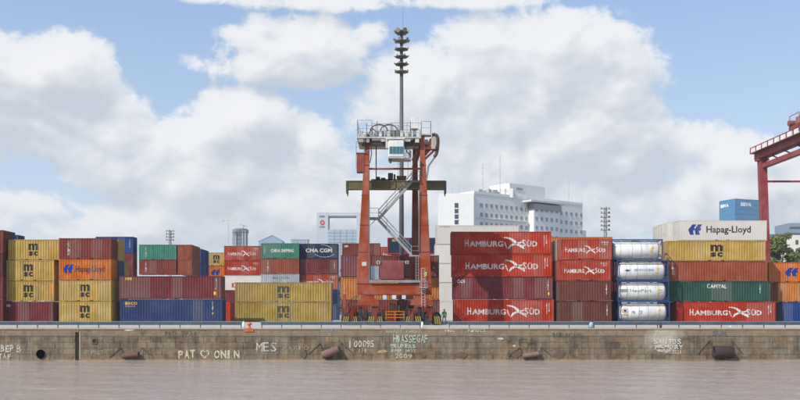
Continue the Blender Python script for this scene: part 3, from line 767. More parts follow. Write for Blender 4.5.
graffiti(hand('FA', 518, 538, 339, 346, .0), (.045, .05, .05)); graffiti(hand('BURUNCANO', 553, 583, 332.5, 337.5, .0), (.06, .06, .055))
graffiti(hand('PATA SUCIA', 165, 197, 331, 335, .01), (.06, .055, .05))
graffiti(hand('SANTOS', 654, 682, 339, 344, .02), (.66, .64, .58)); graffiti(hand('MEMORY', 655, 684, 344.8, 349.5, .03), (.66, .64, .58)); graffiti(hand('2011', 672, 683, 350, 354, .02), (.62, .6, .52))
graffiti(hand('SUR', 712, 729, 331, 335.5, .0), (.07, .10, .16)); graffiti(hand('NORTE', 322, 342, 329.3, 332, .03, .1), (.2, .32, .38))
def blotch(px, py, rx, ry, col):
    pts = [(px + rx * math.cos(a) * random.uniform(.7, 1.15), py + ry * math.sin(a) * random.uniform(.7, 1.15)) for a in [2 * math.pi * i / 11 for i in range(11)]]
    graffiti([[pts[i] for i in t] for t in tessellate_polygon([[Vector((x, y, 0)) for x, y in pts]])], col)
blotch(501, 338.5, 3, 1.2, PALE); blotch(514, 346, 1.5, 1.5, PALE); blotch(129, 330, 5, 1.2, PALE); blotch(664, 350, 7, 3, (.55, .5, .42)); blotch(382, 351.5, 4.5, 2.0, (.50, .33, .16))

# bollard with its painted patch
b = thing('mooring_bollard', 'orange mushroom-shaped mooring bollard on the quay edge', 'bollard', (qx(249), YQ + .22, -.56))
mb = MB(); mb.lathe([(.24, 0), (.24, .06), (.15, .12), (.13, .36), (.27, .45), (.29, .53), (.21, .63), (.05, .67)], b.location, 'z', 18); mb.build('post', M_STEEL, b, (.72, .14, .03), True)
mb = MB(); mb.box(qx(244.6), qx(253.4), YQ - .07, YQ - .053, -.9, -.56); mb.build('painted_patch', M_GRAF, quay, (.70, .12, .03))

# fenders
def fender(px, py, length, rad, tilt, label, col, open_end=False):
    D = YQ - rad - .05; c = Vector((qx(px), D, qz(py)))
    d = Vector((math.cos(tilt), -.05, math.sin(tilt)))
    f = thing('quay_fender', label, 'fender', c)
    mb = MB(); a, e = c - d * length / 2, c + d * length / 2
    n = 22; up = Vector((0, 0, 1)); s1 = d.cross(up).normalized(); s2 = s1.cross(d).normalized(); vs = []; fs = []
    prof = [(.55, 0), (.97, .0), (1, .02), (1, .98), (.97, 1.0), (.55, 1.0), (.5, .85), (.5, .15)]
    for r, k in prof:
        for i in range(n): t = 2 * math.pi * i / n; vs.append(a + d * length * k + s1 * math.cos(t) * r * rad + s2 * math.sin(t) * r * rad)
    m = len(prof)
    for j in range(m):
        for i in range(n): fs.append((j * n + i, j * n + (i + 1) % n, ((j + 1) % m) * n + (i + 1) % n, ((j + 1) % m) * n + i))
    mb.add(vs, fs); mb.build('roller', M_FENDER, f, col, True)
    for q, s in ((a, -1), (e, 1)):
        top = Vector((q.x + s * .25, YQ - .03, c.z + rad + .55)); mb = MB(); k = 9
        for i in range(k):
            p0 = q.lerp(top, i / k); p1 = q.lerp(top, (i + .82) / k)
            mb.bar(p0, p1, .09 if i % 2 else .04, .04 if i % 2 else .09)
        mb.build('chain', M_CHAIN, f)
        far = Vector((q.x + s * 1.5, YQ - .03, c.z - .2)); mb = MB(); mb.path([top, far], .035, 5); mb.build('chain', M_CHAIN, f)
    return f
M_FENDER = paint_material('fender_rubber', .7, .6, .3, dent=.6)
fender(131.5, 355.3, 1.8, .29, .12, 'small reddish roller fender chained low on the wall under the long blue container', (.15, .06, .055))
fender(331, 352, 1.95, .42, .38, 'tilted pinkish roller fender chained to the quay wall before the crane', (.19, .10, .085))
fender(530.5, 354.8, 1.8, .28, .14, 'pale reddish roller fender under the long red containers', (.19, .11, .095))
fender(720.5, 352, 1.9, .68, -.03, 'large dark roller fender hanging low on the wall beneath the green container', (.045, .03, .03))

# guard rail, in separate runs
def guard_rail(p0, p1, label):
    y = YQ + .75; x0, x1 = X(p0, y), X(p1, y); zb = -.54
    g_ = thing('guard_rail', label, 'guard rail', ((x0 + x1) / 2, y, zb), 'guard rails on the quay edge')
    mb = MB(); vs = []; fs = []
    prof = [(.0, .36), (-.06, .40), (-.06, .46), (.0, .50), (0, .54), (-.06, .58), (-.06, .65), (0, .69)]
    for yy, zz in prof: vs += [(x0, y - .05 + yy, zb + zz), (x1, y - .05 + yy, zb + zz)]
    for i in range(len(prof) - 1): fs.append((2 * i, 2 * i + 1, 2 * i + 3, 2 * i + 2))
    n = len(prof); vs += [(x, y2 + .012, z) for x, y2, z in vs]; fs += [tuple(2 * n + i for i in reversed(f)) for f in fs]
    mb.add(vs, fs); mb.build('rail_beam', M_STEEL, g_, (.10, .13, .155))
    mb = MB(); mb.tube((x0, y, zb + .74), (x1, y, zb + .74), .03, n=6); mb.build('hand_rail', M_STEEL, g_, (.24, .28, .31))
    k = max(1, round((p1 - p0) / 20.8))
    for i in range(k + 1):
        xx = x0 + .1 + (x1 - x0 - .2) * i / k; mb = MB(); mb.box(xx - .05, xx + .05, y, y + .1, zb, zb + .73 + random.uniform(0, .02)); mb.build('post', M_STEEL, g_, (.16, .18, .19))
guard_rail(-45, 242, 'grey-blue guard rail running from the frame edge up to the orange bollard')
guard_rail(261, 421, 'grey-blue guard rail before the crane, between the orange bollard and the worker')
guard_rail(448.5, 590, 'grey-blue guard rail in front of the red stacks')
guard_rail(593, 850, 'grey-blue guard rail in front of the tank stack and the green container')

# litter at the rail
def bag(px, py, w, h, col, label):
    y = YQ + .62; zb = -.545
    mb = MB(); n, m = 12, 7; vs = []; fs = []
    for j in range(m + 1):
        for i in range(n):
            a = 2 * math.pi * i / n; t = math.pi * j / m; r = math.sin(t) * (1 + .35 * noise.noise(Vector((math.cos(a) * 1.5, math.sin(a) * 1.5, px + j * .6))))
            vs.append((X(px, y) + r * math.cos(a) * w / 2, y + r * math.sin(a) * w / 3, zb + h * (1 - math.cos(t)) / 2))
    for j in range(m):
        for i in range(n): fs.append((j * n + i, j * n + (i + 1) % n, (j + 1) * n + (i + 1) % n, (j + 1) * n + i))
    mb.add(vs, fs); o = mb.build('plastic_bag', M_CLEAN, None, col, True, origin=(X(px, y), y, zb)); tag(o, label, 'bag')
bag(243.6, 323, .28, .8, (.7, .68, .64), 'white plastic bag stuck on the rail end beside the orange bollard')
bag(422.3, 322, .30, .75, (.72, .7, .66), 'white plastic bag on the rail end near the worker')
bag(591.3, 324, .5, .72, (.35, .5, .65), 'pale blue plastic sheet snagged on the guard rail under the tank stack')
bag(730.5, 330, .22, .3, (.72, .7, .66), 'small white plastic scrap on the quay edge under the green container')
bag(660.6, 327, .3, .55, (.07, .05, .045), 'small dark bundle leaning on the guard rail under the tank stack')
# ------------------------------------------------------------------ the crane
CD = 104.5
def cx(px, D=CD): return X(px, D)
def cz(py, D=CD): return Z(py, D)
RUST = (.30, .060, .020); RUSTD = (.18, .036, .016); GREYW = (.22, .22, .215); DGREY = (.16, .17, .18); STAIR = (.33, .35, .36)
crane = thing('gantry_crane', 'orange-red rubber-tyred gantry crane with white cab and yellowish spreader beam', 'crane', (cx(394), 108, -.1))
def leg(b0, b1, yb, t0, t1, yt, D, th, col):
    mb = MB(); hb = [(X(b0, D), D, Z(yb, D)), (X(b1, D), D, Z(yb, D)), (X(b1, D), D + th, Z(yb, D)), (X(b0, D), D + th, Z(yb, D))]
    ht = [(X(t0, D), D + .2, Z(yt, D)), (X(t1, D), D + .2, Z(yt, D)), (X(t1, D), D + th - .2, Z(yt, D)), (X(t0, D), D + th - .2, Z(yt, D))]
    mb.hexa(hb, ht); return mb.build('leg', M_CRANE, crane, col, bevel=.03)
M_CRANE = paint_material('crane_paint', .5, .75, .25, dent=.4)
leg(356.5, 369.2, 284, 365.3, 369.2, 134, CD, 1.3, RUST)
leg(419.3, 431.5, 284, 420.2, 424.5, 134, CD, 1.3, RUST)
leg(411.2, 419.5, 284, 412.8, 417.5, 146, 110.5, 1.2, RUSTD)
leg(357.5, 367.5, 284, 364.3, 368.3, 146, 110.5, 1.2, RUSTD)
# sill beams (front and back) with legs standing on them
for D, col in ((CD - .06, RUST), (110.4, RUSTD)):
    mb = MB(); z1, z0 = Z(284, D), Z(294.5, D); mb.box(X(357, D), X(432, D), D, D + 1.45, z0, z1); mb.build('sill_beam', M_CRANE, crane, col, bevel=.03)
    mb = MB(); mb.box(X(357, D) - .02, X(432, D) + .02, D - .05, D + 1.5, z1 + .003, z1 + .06); mb.box(X(366, D), X(424, D), D - .03, D + 1.48, z0 - .08, z0 - .003); mb.build('sill_flange', M_CRANE, crane, RUSTD)
for px in (384.8, 394, 403.8):
    mb = MB(); mb.box(cx(px - 1.9), cx(px + 1.9), CD - .25, CD - .1, cz(299), cz(295.2)); mb.build('junction_box', M_CLEAN, crane, (.5, .56, .66))
# equaliser beams and bogies
def bogie(px, D, stripes):
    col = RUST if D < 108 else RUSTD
    for k in (-1, 1):
        x = cx(px) + k * .02
    zg = -.28 if D < 108 else -.01
    mb = MB(); x = X(px, D)
    mb.hexa([(x - .5, D + .2, zg + 1.0), (x + .5, D + .2, zg + 1.0), (x + .5, D + 1.1, zg + 1.0), (x - .5, D + 1.1, zg + 1.0)], [(x - .42, D + .1, zg + 1.95), (x + .42, D + .1, zg + 1.95), (x + .42, D + 1.2, zg + 1.95), (x - .42, D + 1.2, zg + 1.95)])
    mb.box(x - .18, x + .18, D - .12, D + .1, zg + .5, zg + 1.6)
    mb.build('bogie', M_CRANE, crane, RUSTD if D < 108 else (.12, .03, .015))  # crane paint darkened to carry the shade of the wheel zone
    for k in (-.64, .64):
        w = MB(); w.lathe([(.36, -.22), (.58, -.25), (.64, -.15), (.64, .15), (.58, .25), (.36, .22)], (x + k, D + .55, zg + .64), 'y', 26)
        wo = w.build('wheel', M_RUBBER, crane)
        w = MB(); w.lathe([(.05, -.16), (.36, -.20), (.36, .2), (.05, .16)], (x + k, D + .55, zg + .64), 'y', 18); w.build('rim', M_CRANE, wo, RUSTD, origin=parent_world(crane))
    for k in stripes:     # striped wheel guards
        gx = x + k
        mb = MB(); mb.box(gx - .36, gx + .36, D - .05, D, zg + .1, zg + 1.05); go = mb.build('wheel_guard', M_CLEAN, crane, (.03, .03, .03))
        mb = MB()
        for i in range(3):
            a = gx - .34 + i * .24; s = .16 * (1 if k < 0 else -1)
            mb.add([(a + max(0, -s), D - .062, zg + .12), (a + .1 + max(0, -s), D - .062, zg + .12), (a + .1 + max(0, s), D - .062, zg + 1.03), (a + max(0, s), D - .062, zg + 1.03)], [(0, 1, 2, 3)])
        mb.build('stripe', M_CLEAN, go, (.42, .30, .05), origin=parent_world(crane))
for px, st in ((352, (-.75, .25)), (375.5, (-.55, .45)), (412, (-.4, .7)), (430.5, (.75,))): bogie(px, CD + .1, st)
for px in (353, 375, 410, 431): bogie(px, 110.6, ())
for D, col in ((CD - .02, RUST), (110.5, RUSTD)):
    for a, b_ in ((356.5, 379), (409.5, 432)):
        mb = MB(); xa, xb = X(a, D), X(b_, D); zt, zm = Z(298.2, D), Z(305.2, D)
        xm = (xa + xb) / 2
        mb.extr([(xa, zm), (xb, zm), (xb, zm + .5), (xm + .7, zt), (xm + .7, Z(294.6, D)), (xm - .7, Z(294.6, D)), (xm - .7, zt), (xa, zm + .5)], D, D + 1.0); mb.build('equaliser_beam', M_CRANE, crane, col)
mb = MB(); mb.box(cx(343), cx(346), CD + .1, CD + .8, cz(308), cz(294)); mb.build('side_cabinet', M_CRANE, crane, (.30, .05, .03))
mb = MB()
for y in (311.5, 314.5, 317.5): mb.bar((cx(385), CD, cz(y)), (cx(404.5), CD, cz(y)), .07)
for px in (386, 395, 404): mb.bar((cx(px), CD, cz(320)), (cx(px), CD, cz(311)), .07)
mb.build('barrier', M_CLEAN, crane, (.62, .22, .05))
# machinery house on the sill
mb = MB(); mb.box(cx(380.3), cx(404), CD + .1, CD + 1.9, cz(279.2), cz(260.5)); mb.build('machinery_house', M_CRANE, crane, (.21, .052, .045), bevel=.03)
mb = MB(); mb.box(cx(370), cx(378.8), CD + .3, CD + 1.3, cz(279.5), cz(266)); e = mb.build('electrical_cabinet', M_STEEL, crane, (.30, .36, .40))
mb = MB(); mb.box(cx(374.2), cx(374.5), CD + .28, CD + .31, cz(279), cz(266.5)); mb.build('seam', M_CLEAN, e, (.1, .12, .13), origin=parent_world(crane))
for px in (378.3, 407):
    mb = MB(); mb.box(cx(px - 1.7), cx(px + 1.7), CD - .1, CD + .1, cz(263.8), cz(260.8)); lp = mb.build('floodlight', M_CLEAN, crane, (.45, .44, .42))
    mb = MB(); mb.box(cx(px - .9), cx(px + .9), CD - .12, CD - .102, cz(263.3), cz(261.3)); mb.build('lens', M_GLASS, lp, origin=parent_world(crane))
    mb = MB(); mb.bar((cx(px), CD + .1, cz(262)), (cx(392), CD + .15, cz(261)), .06); mb.build('lamp_bracket', M_STEEL, crane, DGREY)
def railing(pts, h=1.05, posts=1.2, col=GREYW, r=.026, name='railing'):
    mb = MB()
    for a, b_ in zip(pts, pts[1:]):
        a, b_ = Vector(a), Vector(b_); up = Vector((0, 0, h))
        mb.tube(a + up, b_ + up, r, n=5); mb.tube(a + up * .5, b_ + up * .5, r * .8, n=5)
        n = max(1, int((b_ - a).length / posts))
        for i in range(n + 1): q = a.lerp(b_, i / n); mb.tube(q, q + up, r, n=5)
    return mb.build(name, M_STEEL, crane, col)
def deck(x0, x1, y0, y1, z, col=DGREY, th=.1, name='walkway'):
    mb = MB(); mb.box(x0, x1, y0, y1, z - th, z); return mb.build(name, M_STEEL, crane, col)
deck(cx(369.5), cx(420), CD - .35, CD + .1, cz(280.2), (.25, .26, .27), .28)
# stairs: two flights and landings
def flight(p, q, w=.75, n=14):
    p, q = Vector(p), Vector(q); mb = MB()
    for k in (0, w): mb.bar(p + Vector((0, k, 0)), q + Vector((0, k, 0)), .07, .28)
    for i in range(n): c = p.lerp(q, (i + .5) / n); mb.box(c.x - .13, c.x + .13, c.y, c.y + w, c.z - .02, c.z + .02)
    o = mb.build('stair_flight', M_STEEL, crane, STAIR)
    mb = MB()
    for k in (0, w):
        a = p + Vector((0, k, 0)); b_ = q + Vector((0, k, 0))
        for hh in (.55, 1.05): mb.tube(a + Vector((0, 0, hh)), b_ + Vector((0, 0, hh)), .03, n=5)
        for i in range(5): c = a.lerp(b_, i / 4); mb.tube(c, c + Vector((0, 0, 1.05)), .025, n=5)
    mb.build('stair_rail', M_STEEL, o, STAIR, origin=parent_world(crane))
SD = 106.6
flight(P(411.5, 255, SD), P(378.5, 219.5, SD)); flight(P(378.5, 218.5, SD), P(412, 181.5, SD))
deck(X(369, SD), X(379, SD), SD - .2, SD + 1.1, Z(217.3, SD), STAIR, .22, 'landing'); deck(X(409, SD), X(428, SD), SD - .3, SD + 1.1, Z(255.3, SD), STAIR, .15, 'landing'); deck(X(410, SD), X(420, SD), SD - .2, SD + 1.1, Z(180.5, SD), GREYW, .2, 'landing')
railing([(X(369.5, SD), SD - .15, Z(217.3, SD)), (X(378.5, SD), SD - .15, Z(217.3, SD))], col=STAIR); railing([(X(411, SD), SD - .25, Z(255.3, SD)), (X(420, SD), SD - .25, Z(255.3, SD))], col=STAIR); railing([(X(411, SD), SD - .15, Z(180.5, SD)), (X(419.5, SD), SD - .15, Z(180.5, SD))], col=GREYW)
mb = MB(); mb.bar((cx(369, SD), SD + .3, cz(226, SD)), (cx(376, SD), SD + .3, cz(219, SD)), .08); mb.build('landing_brace', M_STEEL, crane, STAIR)
# ladders
def ladder(p0, p1, yb, yt, D, col=GREYW, hoop=True):
    mb = MB(); xa, xb = X(p0, D), X(p1, D); z0, z1 = Z(yb, D), Z(yt, D)
    for x in (xa, xb): mb.tube((x, D, z0), (x, D, z1), .035, n=5)
    z = z0 + .2
    while z < z1: mb.tube((xa, D, z), (xb, D, z), .02, n=4); z += .33
    if hoop:
        z = z0 + 2
        while z < z1: mb.path([(xa, D, z), (xa - .05, D - .5, z), ((xa + xb) / 2, D - .7, z), (xb + .05, D - .5, z), (xb, D, z)], .025, 4); z += 1.2
    mb.build('ladder', M_STEEL, crane, col)
ladder(421.5, 425, 307, 268, CD - .3, (.42, .42, .42)); ladder(416, 418.5, 280, 256, CD - .1, (.3, .3, .3), False); ladder(406, 409.5, 160, 145, 106, GREYW, False)
deck(cx(420), cx(427), CD - .9, CD - .12, cz(287.5), (.45, .45, .45), .08, 'landing'); railing([(cx(420), CD - .88, cz(287.5)), (cx(427), CD - .88, cz(287.5))], col=(.45, .45, .45), h=.7)
# cross tie, top beams, platform
mb = MB(); mb.tube((cx(369), CD + .6, cz(168)), (cx(421), CD + .6, cz(168)), .12, n=8); mb.build('cross_tie', M_CRANE, crane, RUST)
for D in (CD + .2, 110.6):
    mb = MB(); mb.box(X(362, D), X(428, D), D, D + .9, Z(145, D), Z(139.5, D)); mb.build('top_beam', M_CRANE, crane, (.15, .10, .085))
for px in (367, 422):
    mb = MB(); mb.box(X(px - 1.5, 107), X(px + 1.5, 107), CD + 1.1, 110.6, Z(144, 107), Z(139.8, 107)); mb.build('girder', M_CRANE, crane, RUSTD)
zp = cz(137.5); deck(cx(357), cx(421), CD - .5, 111.2, zp, (.50, .49, .46), .16, 'platform')
railing([(cx(357.5), CD - .45, zp), (cx(372), CD - .45, zp)], 1.9); railing([(cx(372), CD - .45, zp), (cx(391), CD - .45, zp)], 1.5); railing([(cx(393), CD - .45, zp), (cx(421), CD - .45, zp)], 1.6); railing([(cx(358), 111, zp), (cx(421), 111, zp)], 1.9)
zr = cz(134); deck(cx(421.5), cx(431.5), CD - .1, CD + 1.2, zr, (.45, .45, .43), .12, 'platform'); railing([(cx(421.5), CD - .05, zr), (cx(431), CD - .05, zr), (cx(431), CD + 1.1, zr)], 1.45)
def cbox(name, p0, p1, y0, y1, d0, d1, mat, col, **kw):
    mb = MB(); mb.box(cx(p0), cx(p1), CD + d0, CD + d1, cz(y1), cz(y0)); return mb.build(name, mat, crane, col, **kw)
cbox('machinery_cover', 377, 384, 130.5, 137.5, .2, 2.5, M_STEEL, (.33, .33, .31), bevel=.05); cbox('machinery_cover', 385, 391.5, 128, 137.4, 1.2, 3, M_STEEL, (.28, .28, .27), bevel=.05)
cbox('machinery_cover', 391.5, 400, 130, 137.5, .1, 2.4, M_STEEL, (.22, .22, .19), bevel=.05); cbox('machinery_cover', 401, 410, 132.5, 137.4, .4, 2.4, M_STEEL, (.3, .3, .3), bevel=.05)
cbox('machinery_cover', 369, 376, 132.2, 137.3, .6, 2.2, M_STEEL, (.3, .3, .28), bevel=.05); cbox('machinery_cover', 358, 366, 134, 142, -.2, 1, M_STEEL, (.42, .42, .4), bevel=.08)
cbox('white_cabinet', 411, 418.3, 117, 128, .3, 1.4, M_STEEL, (.72, .72, .72), bevel=.03); cbox('cabinet_post', 413, 416.5, 128, 137.4, .5, 1.1, M_STEEL, (.3, .3, .3))
for px, D in ((379, CD + .1), (389, CD + 1.0)):
    mb = MB(); c = P(px, 131, D); pts = [c + Vector((1.0 * math.cos(a), 0, .75 * math.sin(a))) for a in [math.pi * i / 10 for i in range(11)]]
    mb.path(pts, .07, 6); mb.build('hose_loop', M_CLEAN, crane, (.08, .08, .085))
mb = MB()
for px in (371, 396, 404): mb.lathe([(.1, -.5), (.38, -.5), (.38, .5), (.1, .5)], (cx(px), CD + 1.0, cz(134.5)), 'x', 16)
mb.build('hoist_drum', M_STEEL, crane, (.22, .21, .2))
for i in range(12):
    px = 359 + i * 5.2 + random.uniform(-1, 1); hh = random.uniform(4, 11)
    cbox('service_pipe', px, px + random.uniform(.5, .9), 137.4 - hh, 137.4, random.uniform(.3, 4), random.uniform(4.2, 4.5), M_STEEL, random.choice([(.16, .16, .16), (.4, .4, .38), (.5, .5, .48), (.08, .08, .08)]))
for px, w_, hh, dd, cc in ((360, 4, 5, 2, .35), (367.5, 3, 8, 3, .28), (373, 5, 4.5, 3.5, .4), (383.5, 3, 7, 4, .2), (398, 4, 9, 3.2, .34), (403, 3.5, 6, 2.6, .45), (408, 2.5, 7.5, 1, .3), (419, 3, 5, 2, .3)):
    cbox('motor_housing', px, px + w_, 137.4 - hh, 137.38, dd, dd + 1.1, M_STEEL, (cc, cc, cc * .95), bevel=.06)
for px, w_ in ((358.5, 5), (366.5, 3), (381, 4), (404.5, 6), (415, 4)):
    cbox('cable_tray', px, px + w_, 138.9, 142 + random.uniform(0, 1.5), -.42, -.2, M_STEEL, random.choice([(.55, .54, .5), (.3, .3, .28), (.42, .4, .36)]))
for pts in (((357.5, 139), (359, 143), (364, 146), (366, 143)), ((369, 133), (373, 128.5), (377, 133)), ((405, 145), (407, 152), (410, 155)), ((413, 140), (416, 150), (417, 160)), ((371, 146), (371.5, 154), (370, 163))):
    mb = MB(); mb.path([P(a, b_, CD - .1) for a, b_ in pts], .055, 6); mb.build('cable', M_CLEAN, crane, (.05, .05, .05))
railing([(cx(366), CD + 2.5, zp), (cx(410), CD + 2.5, zp)], 1.9, .9, (.25, .25, .24)); railing([(cx(357.5), CD - .45, zp), (cx(357.5), 111, zp)], 1.9, 1.2, (.3, .3, .3))
for k, (a, y0, b_, y1) in enumerate(((369, 150, 365.5, 152), (369.3, 200, 369.3, 284), (419, 190, 419, 252))):
    mb = MB(); mb.tube(P(a, y0, CD - .08), P(b_, y1, CD - .08), .06, n=6); mb.build('conduit', M_STEEL, crane, (.18, .17, .16))
for py in (165, 195, 225, 252):
    for xa_, xb_ in ((None, None),):
        t_ = (py - 134) / 150
        for l0, l1, r0, r1 in ((365.3, 369.2, 356.5, 369.2), (420.2, 424.5, 419.3, 431.5)):
            a = l0 + (r0 - l0) * t_; b_ = l1 + (r1 - l1) * t_
            dpt = CD + .2 * (1 - t_) - .03
            mb = MB(); mb.box(cx(a) - .04, cx(b_) + .04, dpt, dpt + .2, cz(py) - .05, cz(py) + .05); mb.build('weld_band', M_CRANE, crane, RUSTD)
for px, w_, y0, y1, cc in ((358.5, 3, 307, 314, (.05, .045, .04)), (363.5, 4, 310, 319, (.03, .03, .03)), (380.5, 3.5, 309, 319, (.04, .035, .03)), (405.5, 3, 308, 318, (.03, .03, .03)), (417.5, 3.5, 307, 317, (.05, .03, .025)), (421.5, 3, 311, 319.5, (.035, .035, .035)), (390, 5, 303, 310, (.06, .03, .02)), (398, 2.2, 305, 312, (.05, .05, .05))):
    cbox('dark_clutter_box', px, px + w_, y0, y1, .3, 1.2, M_STEEL, cc, bevel=.05)  # dark boxes added as clutter and shade between the wheels
for pts in (((357, 296), (354, 304), (352, 309)), ((379, 300), (383, 306), (381, 312)), ((409, 300), (407, 307), (410, 311)), ((432, 297), (436, 303), (433, 309)), ((345, 308), (350, 300), (357, 295))):
    mb = MB(); mb.path([P(a, b_, CD - .15) for a, b_ in pts], .06, 6); mb.build('hose', M_CLEAN, crane, (.05, .045, .04))
for px, w_, y0, y1, cc in ((359.5, 3.5, 130.5, 136.8, .5), (364, 2.6, 132.5, 137, .62), (371.5, 4, 133.6, 137.2, .55), (378, 4.2, 132.4, 137, .6), (387, 3.4, 131.5, 137, .48), (400.2, 3, 131, 137.1, .55), (405, 3.4, 133, 137, .62), (409.2, 2.4, 129.5, 137, .4), (418.6, 2.2, 130, 137, .5)):
    cbox('equipment_cover', px, px + w_, y0, y1, -.3 + random.uniform(0, .25), .08, M_STEEL, (cc, cc, cc * .96), bevel=.04)
for px, y0, y1 in ((366.4, 124, 137), (376.8, 122, 137), (391, 123, 137), (398, 126, 137), (410.2, 122, 137), (372, 127, 137)):
    cbox('post', px, px + .7, y0, y1, -.4, -.3, M_STEEL, (.12, .12, .12))
cbox('warning_plate', 362, 366.5, 262, 266, -.03, .0, M_CLEAN, (.6, .58, .5)); cbox('warning_plate', 423.5, 427, 272, 276, -.03, .0, M_CLEAN, (.6, .5, .1))
cbox('underside_shade', 369.5, 413, 141.2, 145, -.15, .1, M_STEEL, (.05, .045, .042)); cbox('light_fascia', 372, 388, 137.6, 141, -.3, -.1, M_STEEL, (.6, .58, .54)); cbox('light_fascia', 403.8, 413, 137.6, 140.5, -.3, -.1, M_STEEL, (.55, .54, .52))  # first strip is the platform's underside shade, painted as a dark board
# operator's cab
cab = cbox('cab', 388.6, 404, 142.5, 159.8, -1.9, .4, M_STEEL, (.68, .68, .67), bevel=.08)
W0 = parent_world(crane)
mb = MB(); mb.box(cx(389.6), cx(403.2), CD - 1.915, CD - 1.905, cz(156.8), cz(149.6)); mb.build('window', M_CABGLASS if 'M_CABGLASS' in globals() else glass_material('cab_glass', (.02, .09, .11), .1), cab, origin=W0)
mb = MB()
for px in (392.9, 396.3, 399.8): mb.box(cx(px - .25), cx(px + .25), CD - 1.93, CD - 1.9, cz(157), cz(149.4))
mb.build('window_frame', M_CLEAN, cab, (.2, .25, .26), origin=W0)
mb = MB(); mb.box(cx(387), cx(404.5), CD - 2.0, CD + .5, cz(142.4), cz(140.6)); mb.build('roof', M_STEEL, cab, (.6, .59, .57), origin=W0)
mb = MB(); mb.box(cx(388.4), cx(404.2), CD - 2.0, CD + .5, cz(161.2), cz(159.9)); mb.build('floor_frame', M_STEEL, cab, (.4, .4, .4), origin=W0)
cbox('cab_bracket', 385.8, 388.5, 139, 150, -1.3, -.3, M_STEEL, (.6, .6, .58)); cbox('cab_balcony', 404.1, 411, 159.5, 161, -1.2, .6, M_STEEL, (.5, .5, .5))
railing([(cx(404.3), CD - 1.1, cz(159.5)), (cx(411), CD - 1.1, cz(159.5))], 1.0)
cbox('floodlight', 389.5, 391.5, 161.3, 164.5, -1.4, -.9, M_STEEL, (.1, .1, .1)); cbox('floodlight', 409, 411.5, 150, 157, .3, .9, M_STEEL, (.5, .5, .5))
# red electrical box at the first leg
cbox('electrical_box', 356.6, 364.5, 152.5, 172, .1, 1.1, M_CRANE, (.26, .035, .02), bevel=.03); zb_ = cz(152.3)
deck(cx(356), cx(366), CD, CD + 1.2, zb_, STAIR, .06, 'landing'); railing([(cx(356.4), CD + .05, zb_), (cx(364.5), CD + .05, zb_)], 1.2)
mb = MB(); mb.path([(cx(355.8), CD + .3, cz(168)), (cx(355.8), CD + .3, cz(142)), (cx(359), CD + .3, cz(138))], .05, 6); mb.build('cable', M_CLEAN, crane, (.5, .5, .48))
# outrigger bracket with cable guide at the other leg
mb = MB(); mb.extr([(cx(424.3), cz(149)), (cx(437), cz(149)), (cx(437), cz(146)), (cx(424.3), cz(146))], CD + .2, CD + 1.0); mb.extr([(cx(424.5), cz(160)), (cx(436), cz(149.05)), (cx(433.5), cz(149.05)), (cx(424.5), cz(157.5))], CD + .3, CD + .9)
mb.extr([(cx(426), cz(146)), (cx(430), cz(138)), (cx(432), cz(138)), (cx(431), cz(146))], CD + .3, CD + .9); mb.extr([(cx(424.4), cz(156.5)), (cx(424.4), cz(149.1)), (cx(431), cz(149.1))], CD + .4, CD + .8); mb.build('bracket', M_CRANE, crane, RUSTD)
mb = MB(); pts = [P(px, py, CD + .5) for px, py in ((432, 135), (435.5, 134.5), (437.6, 137), (438, 142), (437.4, 149), (436.3, 154), (434.2, 157))]
mb.path(pts, .2, 8); mb.build('cable_guide', M_CRANE, crane, (.10, .05, .045)); cbox('cable_box', 431.5, 435.5, 136.5, 149, .1, .9, M_STEEL, (.42, .38, .33), bevel=.05)
mb = MB()
for dx in (0, .12): mb.path([P(434.5, 157, CD + .5) + Vector((dx, 0, 0)), P(428, 166, CD + .6) + Vector((dx, 0, 0)), P(426, 180, CD + .6) + Vector((dx, 0, 0))], .04, 5)
mb.build('cable', M_CLEAN, crane, (.06, .055, .05))
mb = MB(); mb.bar(P(413.5, 168, 108), P(421, 146, CD + .9), .35); mb.bar(P(413, 160, 110.6), P(421, 147, 108), .3); mb.build('diagonal_brace', M_CRANE, crane, RUST)
# spreader
HD = 107.6
hx = lambda p: X(p, HD); hz = lambda p: Z(p, HD)
SPR = (.13, .105, .045)
mb = MB(); mb.box(hx(347), hx(445), HD - .5, HD - .1, hz(188.6), hz(182)); mb.box(hx(347), hx(445), HD + 1.1, HD + 1.5, hz(188.6), hz(182)); mb.box(hx(370), hx(420), HD - .09, HD + 1.09, hz(188), hz(184)); sp = mb.build('spreader_beam', M_CRANE, crane, SPR, bevel=.02)
mb = MB(); mb.box(hx(346.8), hx(445.2), HD - .58, HD - .05, hz(182) + .003, hz(181.2)); mb.box(hx(346.8), hx(445.2), HD - .56, HD - .08, hz(189.3), hz(188.6) - .003); mb.build('flange', M_CRANE, sp, (.2, .16, .07), origin=W0)
for px, s in ((346.2, -1), (444.6, 1)):
    mb = MB(); mb.box(hx(px), hx(px + 1.6), HD - .6, HD + 1.6, hz(192.5), hz(181.5)); mb.build('end_beam', M_CRANE, sp, (.11, .1, .08), origin=W0)
    for y in (HD - .6, HD + 1.45):
        mb = MB(); mb.tube((hx(px + .8), y, hz(192.6)), (hx(px + .8), y, hz(194.6)), .07, n=6); mb.build('twist_lock', M_STEEL, sp, (.1, .1, .1), origin=W0)
for p0, p1, y0, y1, c in ((376, 380, 177, 181, .05), (381, 385.5, 178, 181, .07), (388, 393, 173.3, 181, .06), (393.5, 395.5, 174.5, 181, .1), (371, 397, 179.4, 181.1, .07)):
    mb = MB(); mb.box(hx(p0), hx(p1), HD - .3, HD + 1.2, hz(y1), hz(y0)); mb.build('head_block', M_STEEL, sp, (c, c * .95, c * .85), origin=W0, bevel=.03)
